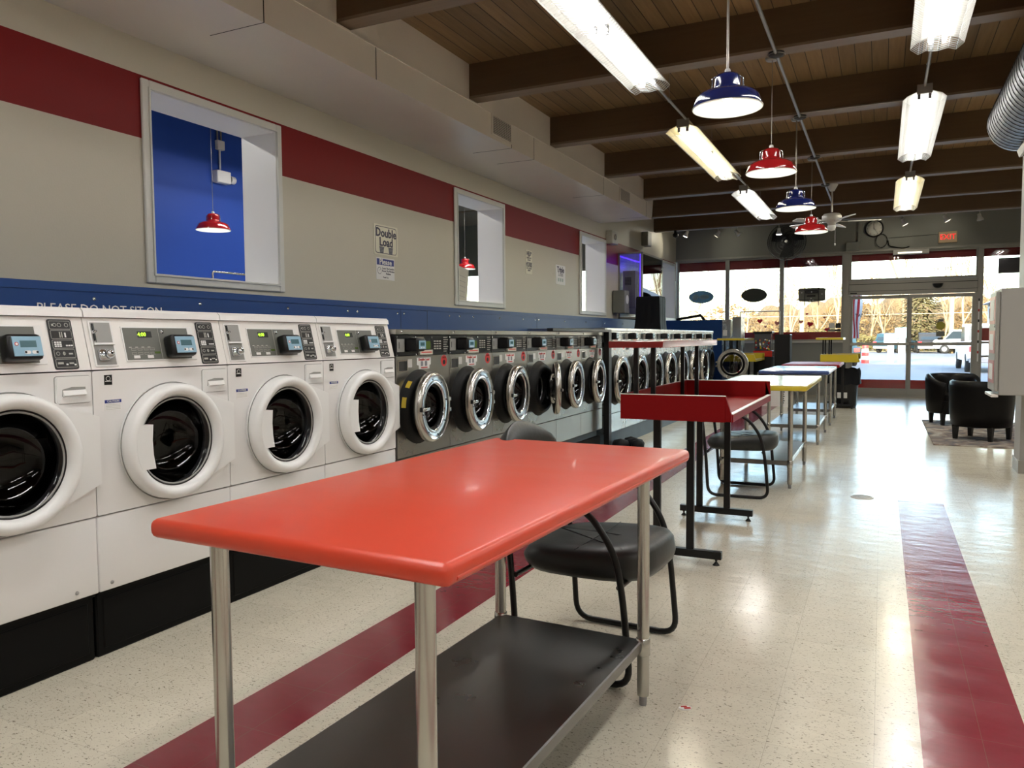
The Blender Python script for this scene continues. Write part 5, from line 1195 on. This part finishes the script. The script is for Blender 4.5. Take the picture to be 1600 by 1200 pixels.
# ------------------------------------------------------------------ next room through the openings
XI = XW-.345; Z2 = 4.75
MB().box((-8.15, YB, 0), (-8.0, 13.3, Z2), 'blue_wall').build('wall_far', kind='structure')
MB().box((-12.2, 13.3, 0), (-12, YF, Z2), 'grey_wall').box((-12, 13.3, 0), (-8.15, 13.45, Z2), 'grey_wall').build('wall_corner', kind='structure')
MB().box((-12, YB, Z2), (XI, YF+.3, Z2+.1), 'ceiling_planks').build('ceiling_annex', kind='structure')
MB().box((XI-.02, YB, ZC-.1), (XI, YF, Z2), 'grey_wall').build('wall_partition', kind='structure')
MB().box((-12, YF, 3.0), (XI, YF+.2, Z2), 'grey_wall').box((-12, YF, 0), (XI, YF+.2, .9), 'grey_wall').build('wall_annex', kind='structure')
MB().box((-12, YB-.15, 0), (XI, YB, Z2), 'grey_wall').build('wall_rear', kind='structure')
m = MB(); m.box((-12, 15.9, 4.25), (XI, 16.08, Z2), 'beam_brown'); m.box((-12, 15.895, 4.235), (XI, 16.085, 4.255), 'beam_soffit_edge'); m.build('trim_2', kind='structure')
root = empty('window_10', (-8.4, YF+.09, .9), kind='structure')
m = MB(); m.M = Matrix.Translation((8.4, -(YF+.09), -.9))
for x in (-11.95, -10.45, -9.5, -8.0, -6.9, -5.9, -4.80): m.box((x-.03, YF+.04, .9), (x+.03, YF+.14, 3.0), 'alu')
m.box((-12, YF+.04, 2.94), (XI, YF+.14, 3.0), 'alu'); m.box((-12, YF+.04, .9), (XI, YF+.14, .96), 'alu'); m.build('window_frame', root)
m = MB(); m.M = Matrix.Translation((8.4, -(YF+.09), -.9)); m.box((-12, YF+.09, .96), (XI, YF+.098, 2.94), 'pane'); m.build('pane', root)
m = MB(); m.box((0, -.06, .30), (.06, .06, .42), 'plastic_white', .006); m.tube([(.02, -.03, .42), (.02, -.03, 1.1)], .012, 'conduit', 6); m.tube([(.02, .03, .42), (.02, .03, 1.1)], .012, 'conduit', 6); m.tube([(.02, 0, 0), (.02, 0, .3)], .014, 'plastic_white', 6); m.box((0, -.12, -.14), (.10, .12, .02), 'plastic_white', .01)
m.lathe([(.0001, .10), (.05, .08), (.055, 0)], 'plastic_white', 16, 'y', (.05, .13, -.07)); m.build('wall_device', None, 'white electrical boxes and conduit on the blue wall in the next room', 'electrical box', loc=(-8.0, 7.68, 3.50))
m = MB(); m.tube(smooth_path([(0, 0, -.3), (0, 0, .05), (.0, 1.2, .05), (0, 1.2, -.3)], .03), .014, 'steel_tube', 8); m.tube([(0, .0, -2.0), (0, 0, -.2)], .014, 'steel_tube', 8); m.tube([(0, 1.2, -2.0), (0, 1.2, -.2)], .014, 'steel_tube', 8); m.build('hanging_rail', None, 'thin steel rail at the bottom of the first wall opening', 'rail', loc=(-7.5, 7.05, 2.08))
for x, y in ((-6.3, 3.5), (-6.3, 8.0), (-6.3, 12.5)):
    c = copy_tree(fx, (x, y, 3.78), label='caged fluorescent fixture in the next room, %s' % {3.5: 'near end', 8.0: 'middle', 12.5: 'far end'}[y], group='caged fixtures in the next room')
    for k in kids(c):
        if k.type == 'LIGHT': k.data = k.data.copy(); k.data.energy = STRIP_W*2.2

# ------------------------------------------------------------------ outside
GZ = -.15
MB().box((-160, YF+.25, GZ-.5), (160, 78, GZ), 'asphalt').build('ground', kind='structure')
MB().box((-60, YF+.2, GZ-.2), (60, YF+2.0, -.03), 'concrete').build('sidewalk', kind='structure')
MB().box((-160, 78, GZ-.5), (160, 130, GZ+.05), 'dry_grass').build('terrain', kind='structure')
m = MB()
for x in (-12, -9.2, -6.4, -3.6, -.8, 2.0, 4.8, 7.6, 10.4): m.box((x-.05, 23.5, GZ), (x+.05, 29.0, GZ+.004), 'line_paint')
m.build('road_marking', kind='structure')
# the building's own upper storey and roof so that its shade falls on the lot
m = MB(); m.box((-40, YB-1, ZC+.45), (30, YF+.3, ZC+.6), 'brick'); m.box((-40, YF-.3, ZC+.6), (30, YF+.3, ZC+2.2), 'brick'); m.box((4.2, YF, 0), (30, YF+.3, ZC+.6), 'brick'); m.box((-40, YF, 0), (-12.2, YF+.3, ZC+.6), 'brick')
m.box((-40, YB-1, 0), (30, YB-.6, ZC+.5), 'brick'); m.box((-40, YB-1, 0), (-39.7, YF, ZC+.5), 'brick')
m.box((XR+.2, YB, 0), (XR+.4, YF, ZC+.5), 'brick')
m.build('wall_exterior', kind='structure')

random.seed(11)
def branch(m, p, d, L_, r_, depth, up=.25, spread=.55):
    steps = 3; pts = [p]; q = p.copy(); dd = d.copy()
    for i in range(steps):
        dd = (dd+Vector((random.uniform(-.18, .18), random.uniform(-.18, .18), random.uniform(-.05, .15)))).normalized(); q = q+dd*L_/steps; pts.append(q.copy())
    m.tube(pts, r_, 'bark' if depth > 1 else 'twig', 5 if depth > 2 else 3, caps=False, r_end=r_*.6)
    if depth == 0: return
    nb = random.choice((3, 4)) if depth > 1 else 4
    for k in range(nb):
        t_ = random.uniform(.35, 1.0); i = min(steps-1, int(t_*steps)); base = pts[i].lerp(pts[i+1], t_*steps-i)
        nd = (dd+Vector((random.uniform(-1, 1), random.uniform(-1, 1), random.uniform(-.3, .6)))*spread*1.3).normalized(); nd = (nd+Vector((0, 0, up))).normalized()
        branch(m, base, nd, L_*random.uniform(.55, .8), r_*.5, depth-1, up, spread)
protos = []
for k in range(4):
    m = MB(); random.seed(20+k); branch(m, Vector((0, 0, -.3)), Vector((random.uniform(-.1, .1), 0, 1)), random.uniform(3.4, 4.4), .11, 5, up=.30 if k % 2 else .15)
    me_o = m.build('bare_tree'); protos.append(me_o)
place = [(-43, 86), (-33, 84), (-21, 86), (-17, 80), (-14.5, 92), (-12.0, 78), (-9, 88), (-7.5, 77), (-6.0, 83), (-4.0, 79), (-2.6, 92), (-1.2, 86), (.5, 78.5), (1.8, 90), (2.7, 83), (4.6, 79), (6.0, 94), (6.4, 77.5), (7.4, 86), (8.6, 80), (10.5, 84), (13, 79)]
place.sort(key=lambda p: p[0]/p[1])
ORD = ['leftmost', 'second', 'third', 'fourth', 'fifth', 'sixth', 'seventh', 'eighth', 'ninth', 'tenth', 'eleventh', 'twelfth', 'thirteenth', 'fourteenth', 'fifteenth', 'sixteenth', 'seventeenth', 'eighteenth', 'nineteenth', 'twentieth', 'second to last', 'rightmost']
for i, (x, y) in enumerate(place):
    s_ = random.uniform(.9, 1.3)*(1.0 if y < 88 else 1.2)
    lb = '%s of the leafless trees beyond the lot%s' % (ORD[i], '' if 'most' in ORD[i] or 'last' in ORD[i] else ', counted from the left')
    p = protos[i % 4]
    o = p if i < 4 else p.copy()
    if i >= 4: COL.objects.link(o)
    o.location = (x, y, GZ); o.rotation_euler = (0, 0, i*1.3); o.scale = (s_, s_, s_)
    tag(o, lb, 'tree', 'leafless trees beyond the parking lot')
# wooded bank rising behind the trees
m = MB(); random.seed(8); nx, ny = 150, 5; V = []
for j in range(ny+1):
    for i in range(nx+1):
        x = -70+i*.75; t_ = j/ny; top = 3.2+(2.6 if x > -9 else 2.6*max(0, 1+(x+9)/10))
        V.append((x, 90+j*1.8+random.uniform(-.4, .4), GZ-.2+top*math.sin(t_*PI/2)*(1+.10*math.sin(x*.9)+.06*math.sin(x*2.3))+random.uniform(-.15, .15)*t_))
m.add(V, [(j*(nx+1)+i, j*(nx+1)+i+1, (j+1)*(nx+1)+i+1, (j+1)*(nx+1)+i) for j in range(ny) for i in range(nx)], 'brush_gold', True); m.build('hill', kind='structure')
# dense winter brush bank
def brush(name, x0, x1, y, h, mat, label, seed, twigs=0):
    random.seed(seed); m = MB(); n = int((x1-x0)*130)
    for k in range(n):
        x = random.uniform(x0, x1); yy = y+random.uniform(-2, 2); z = h*(random.random()**.8)*(.75+.25*math.sin(x*.5+seed)); s_ = random.uniform(.12, .38)
        a, b = random.uniform(0, 2*PI), random.uniform(-.9, .9)
        u = Vector((math.cos(a), math.sin(a)*.6, b)).normalized()*s_; v = Vector((-math.sin(a)*.4, math.cos(a)*.4, random.uniform(.3, 1))).normalized()*s_*.35
        c = Vector((x, yy, GZ+z)); m.add([tuple(c-u), tuple(c+v), tuple(c+u), tuple(c-v)], [(0, 1, 2, 3)], mat)
    for k in range(twigs):
        x = random.uniform(x0, x1); yy = random.uniform(y-3, y+6); z = abs(random.gauss(0, 1))*2.6+random.uniform(0, 2); L_ = random.uniform(.4, 1.3)
        d = Vector((random.uniform(-1, 1), random.uniform(-.5, .5), random.uniform(.1, 1.4))).normalized()*L_
        c = Vector((x, yy, GZ+z)); m.tube([c, c+d], .018, 'twig', 3, caps=False)
    m.build(name, None, label, 'brush', kind='stuff')
brush('winter_brush', -60, 26, 89, 5.2, 'brush_gold', 'tangled golden winter brush behind the bare trees', 3, 9000)
brush('winter_brush', -60, 26, 81, 2.2, 'brush_olive', 'low olive brush along the far side of the lot', 4)
# evergreen
m = MB(); random.seed(4)
for k in range(1600):
    t_ = random.random(); R2 = 2.3*math.sqrt(max(.02, math.sin(PI*(.12+.86*t_))))*random.uniform(.7, 1.1); a = random.uniform(0, 2*PI); q = R2*random.uniform(.5, 1); c = Vector((q*math.cos(a), q*math.sin(a), .5+5.2*t_)); s_ = .22
    u = Vector((math.cos(a), math.sin(a), -.4))*s_; v = Vector((-math.sin(a), math.cos(a), 0))*s_*.6; m.add([tuple(c-u), tuple(c+v), tuple(c+u), tuple(c-v)], [(0, 1, 2, 3)], 'brush_olive')
r = empty('evergreen_tree', (3.2, 80.5, GZ), 0, 'leafy ochre green tree behind the right entrance door', 'tree'); m.build('foliage', r)
m = MB(); m.tube([(0, 0, 0), (0, 0, 5)], .18, 'bark', 7, r_end=.05); m.build('trunk', r)
# utility poles and wires
for (x, y, lb) in ((-6.2, 70, 'pale utility pole seen in the third front window'), (5.05, 72, 'pale utility pole behind the right entrance door')):
    r = empty('utility_pole', (x, y, GZ), 0, lb, 'utility pole', 'utility poles'); m = MB(); m.tube([(0, 0, 0), (0, 0, 11)], .2, 'pole_wood', 12, r_end=.15); m.build('pole', r)
    m = MB(); m.box((-1.2, -.06, 9.8), (1.2, .06, 9.95), 'pole_wood'); m.build('crossarm', r)
for k, (z, lb) in enumerate(((3.05, 'lowest overhead cable crossing behind the lot'), (4.6, 'middle overhead cable crossing behind the lot'), (5.6, 'upper overhead cable crossing behind the lot'))):
    m = MB(); m.tube([(-60+i*8, 0, .4*((i-6)/6)**2) for i in range(13)], .03, 'cable', 5, caps=False); m.build('overhead_cable', None, lb, 'cable', 'overhead cables', loc=(0, 71-k*.3, z))

def wheel(m, x, y, R_=.36, w_=.22): m.lathe([(.0001, -w_/2), (R_*.6, -w_/2), (R_, -w_/2+.02), (R_, w_/2-.02), (R_*.6, w_/2), (.0001, w_/2)], 'tire', 20, 'x', (x, y, R_)); m.lathe([(.0001, w_/2+.004), (R_*.55, w_/2+.002)], 'chrome_worn', 16, 'x', (x, y, R_)); m.lathe([(.0001, -w_/2-.004), (R_*.55, -w_/2-.002)], 'chrome_worn', 16, 'x', (x, y, R_))
def make_car(paint, L=4.6, W=1.85, H=1.7, truck=False, lights=False):
    # length on Y, rear towards -Y
    r = empty('car'); h = W/2; q = H/1.7
    if truck: low = [(-L/2, .55), (-L/2, 1.15*q), (.1, 1.15*q), (L/2-.15, 1.10*q), (L/2, .95*q), (L/2, .50), (L/2-.2, .42), (-L/2+.1, .45)]; cab = [(-.05, 1.12*q), (.1, 1.85*q), (1.35, 1.86*q), (1.95, 1.12*q)]
    else: low = [(-L/2, .45), (-L/2-.02, .95*q), (-L/2+.15, 1.05*q), (L/2-1.1, 1.03*q), (L/2-.15, .88*q), (L/2, .70), (L/2-.05, .38), (-L/2+.1, .35)]; cab = [(-L/2+.12, 1.03*q), (-L/2+.45, 1.62*q), (-L/2+1.0, 1.70*q), (L/2-2.1, 1.68*q), (L/2-1.2, 1.02*q)]
    m = MB(); m.prism(low, 'x', -h, h, paint); m.build('body', r)
    m = MB(); m.prism(cab, 'x', -h+.13, h-.13, paint); m.build('cabin', r)
    m = MB(); c2 = [(y*.96+(.02), 1.06*q+(z-1.06*q)*.84) for y, z in cab]
    m.prism(c2, 'x', -h+.12, h-.12, 'car_window'); yb, zb = cab[0]; yt, zt = cab[1]
    m.add([(-h+.25, yb+.0, zb+.08), (h-.25, yb+.0, zb+.08), (h-.3, yt-.03, zt-.10), (-h+.3, yt-.03, zt-.10)], [(0, 1, 2, 3)], 'car_window'); m.build('windows', r)
    for y in (-L/2+.85, L/2-.85):
        for x in (-h+.08, h-.08): m = MB(); wheel(m, x, y); m.build('wheel', r)
    m = MB()
    for x in (-h+.18, h-.18): m.box((x-.13, -L/2-.03, .78*q), (x+.13, -L/2+.02, .98*q), 'tail_light' if lights else 'label_red')
    m.build('tail_light', r)
    m = MB(); m.box((-h+.05, -L/2-.06, .38), (h-.05, -L/2+.05, .58), 'sign_grey', .02); m.build('bumper', r)
    return r
c = make_car('car_grey', lights=True); c.location = (3.55, 74, GZ); tag(c, 'dark grey car with lit tail lights in the middle of the lot', 'car', 'cars in the lot')
c = make_car('car_teal'); c.location = (1.2, 75, GZ); c.rotation_euler = (0, 0, -.5); tag(c, 'dark car turned sideways left of the one with lit tail lights', 'car', 'cars in the lot')
c = make_car('car_white', 5.6, 2.0, 1.75, truck=True); c.location = (3.95, 36.8, GZ); tag(c, 'white pickup truck parked close to the right of the entrance', 'truck', 'cars in the lot')
c = make_car('car_white', 5.4, 1.95, 1.75, truck=True); c.location = (6.6, 71, GZ); c.rotation_euler = (0, 0, 1.2); tag(c, 'white pickup turning behind the near white truck', 'truck', 'cars in the lot')
c = make_car('car_teal', 4.7, 1.9, 1.5); c.location = (-2.5, 42, GZ); c.rotation_euler = (0, 0, .3); tag(c, 'teal windowed car left of the entrance, behind the flag', 'car', 'cars in the lot')
c = make_car('car_white', 4.7, 1.9, 1.55); c.location = (8.1, 31.5, GZ); c.rotation_euler = (0, 0, PI); tag(c, 'white car beyond the side window by the white cabinet', 'car', 'cars in the lot')
for x, y, z, top, lb in ((.43, 47, 1.0, 'box_white', 'white collection box on a post, left of the pair in the lot'), (.95, 46.2, 1.32, 'box_aqua', 'taller collection box with an aqua panel in the lot')):
    r = empty('drop_box', (x, y, GZ), 0, lb, 'collection box', 'boxes in the lot'); m = MB(); m.box((-.16, -.16, 0), (.16, .16, z+.1), 'box_white', .01); m.build('post', r)
    m = MB(); m.box((-.34, -.25, z), (.34, .25, z+.55), top, .02); m.build('box', r)
r = empty('feather_flag', (-.77, 20.8, -.03), 0, 'red and white striped flag hanging left of the entrance', 'flag')
m = MB(); m.tube([(0, 0, 0), (0, 0, 2.9)], .018, 'alu_light', 8); m.build('pole', r)
m = MB(); n = 14
for s_ in range(6):
    for j in range(n):
        z0 = 1.25+j*.10; z1 = z0+.10
        def X_(u, z): return .02+u*(.30-.10*abs(z-1.9))+.03*math.sin(z*5+u*3)
        def Y_(u, z): return .06*math.sin(u*6+z*3)
        u0, u1 = s_/6, (s_+1)/6
        m.add([(X_(u0, z0), Y_(u0, z0), z0), (X_(u1, z0), Y_(u1, z0), z0), (X_(u1, z1), Y_(u1, z1), z1), (X_(u0, z1), Y_(u0, z1), z1)], [(0, 1, 2, 3)], ('flag_red', 'flag_white')[s_ % 2] if z0 < 2.35 else 'flag_blue')
m.build('cloth', r)
r = empty('red_barrel', (-.80, 45, GZ), 0, 'red and white striped traffic barrel in the lot', 'barrel'); m = MB()
for k in range(5): m.lathe([(.20-.012*k, .19*k), (.195-.012*k, .19*(k+1))], ('label_red', 'label_white')[k % 2], 16)
m.lathe([(.14, .95), (.0001, .95)], 'label_red', 16); m.build('body', r)
r = empty('house', (10.7, 60, GZ), 0, 'pale house with grey roof beyond the side window', 'house')
m = MB(); m.box((-4, -4, 0), (4.5, 4, 3.6), 'house_siding'); m.build('wall', r)
m = MB(); m.prism([(-4.4, 3.6), (.25, 5.9), (4.9, 3.6)], 'y', -4.3, 4.3, 'house_roof'); m.build('roof', r)
m = MB(); m.box((-1.5, -4.02, 1.2), (-.5, -4.0, 2.4), 'car_window'); m.box((1.2, -4.02, 1.2), (2.2, -4.0, 2.4), 'car_window'); m.build('window', r)
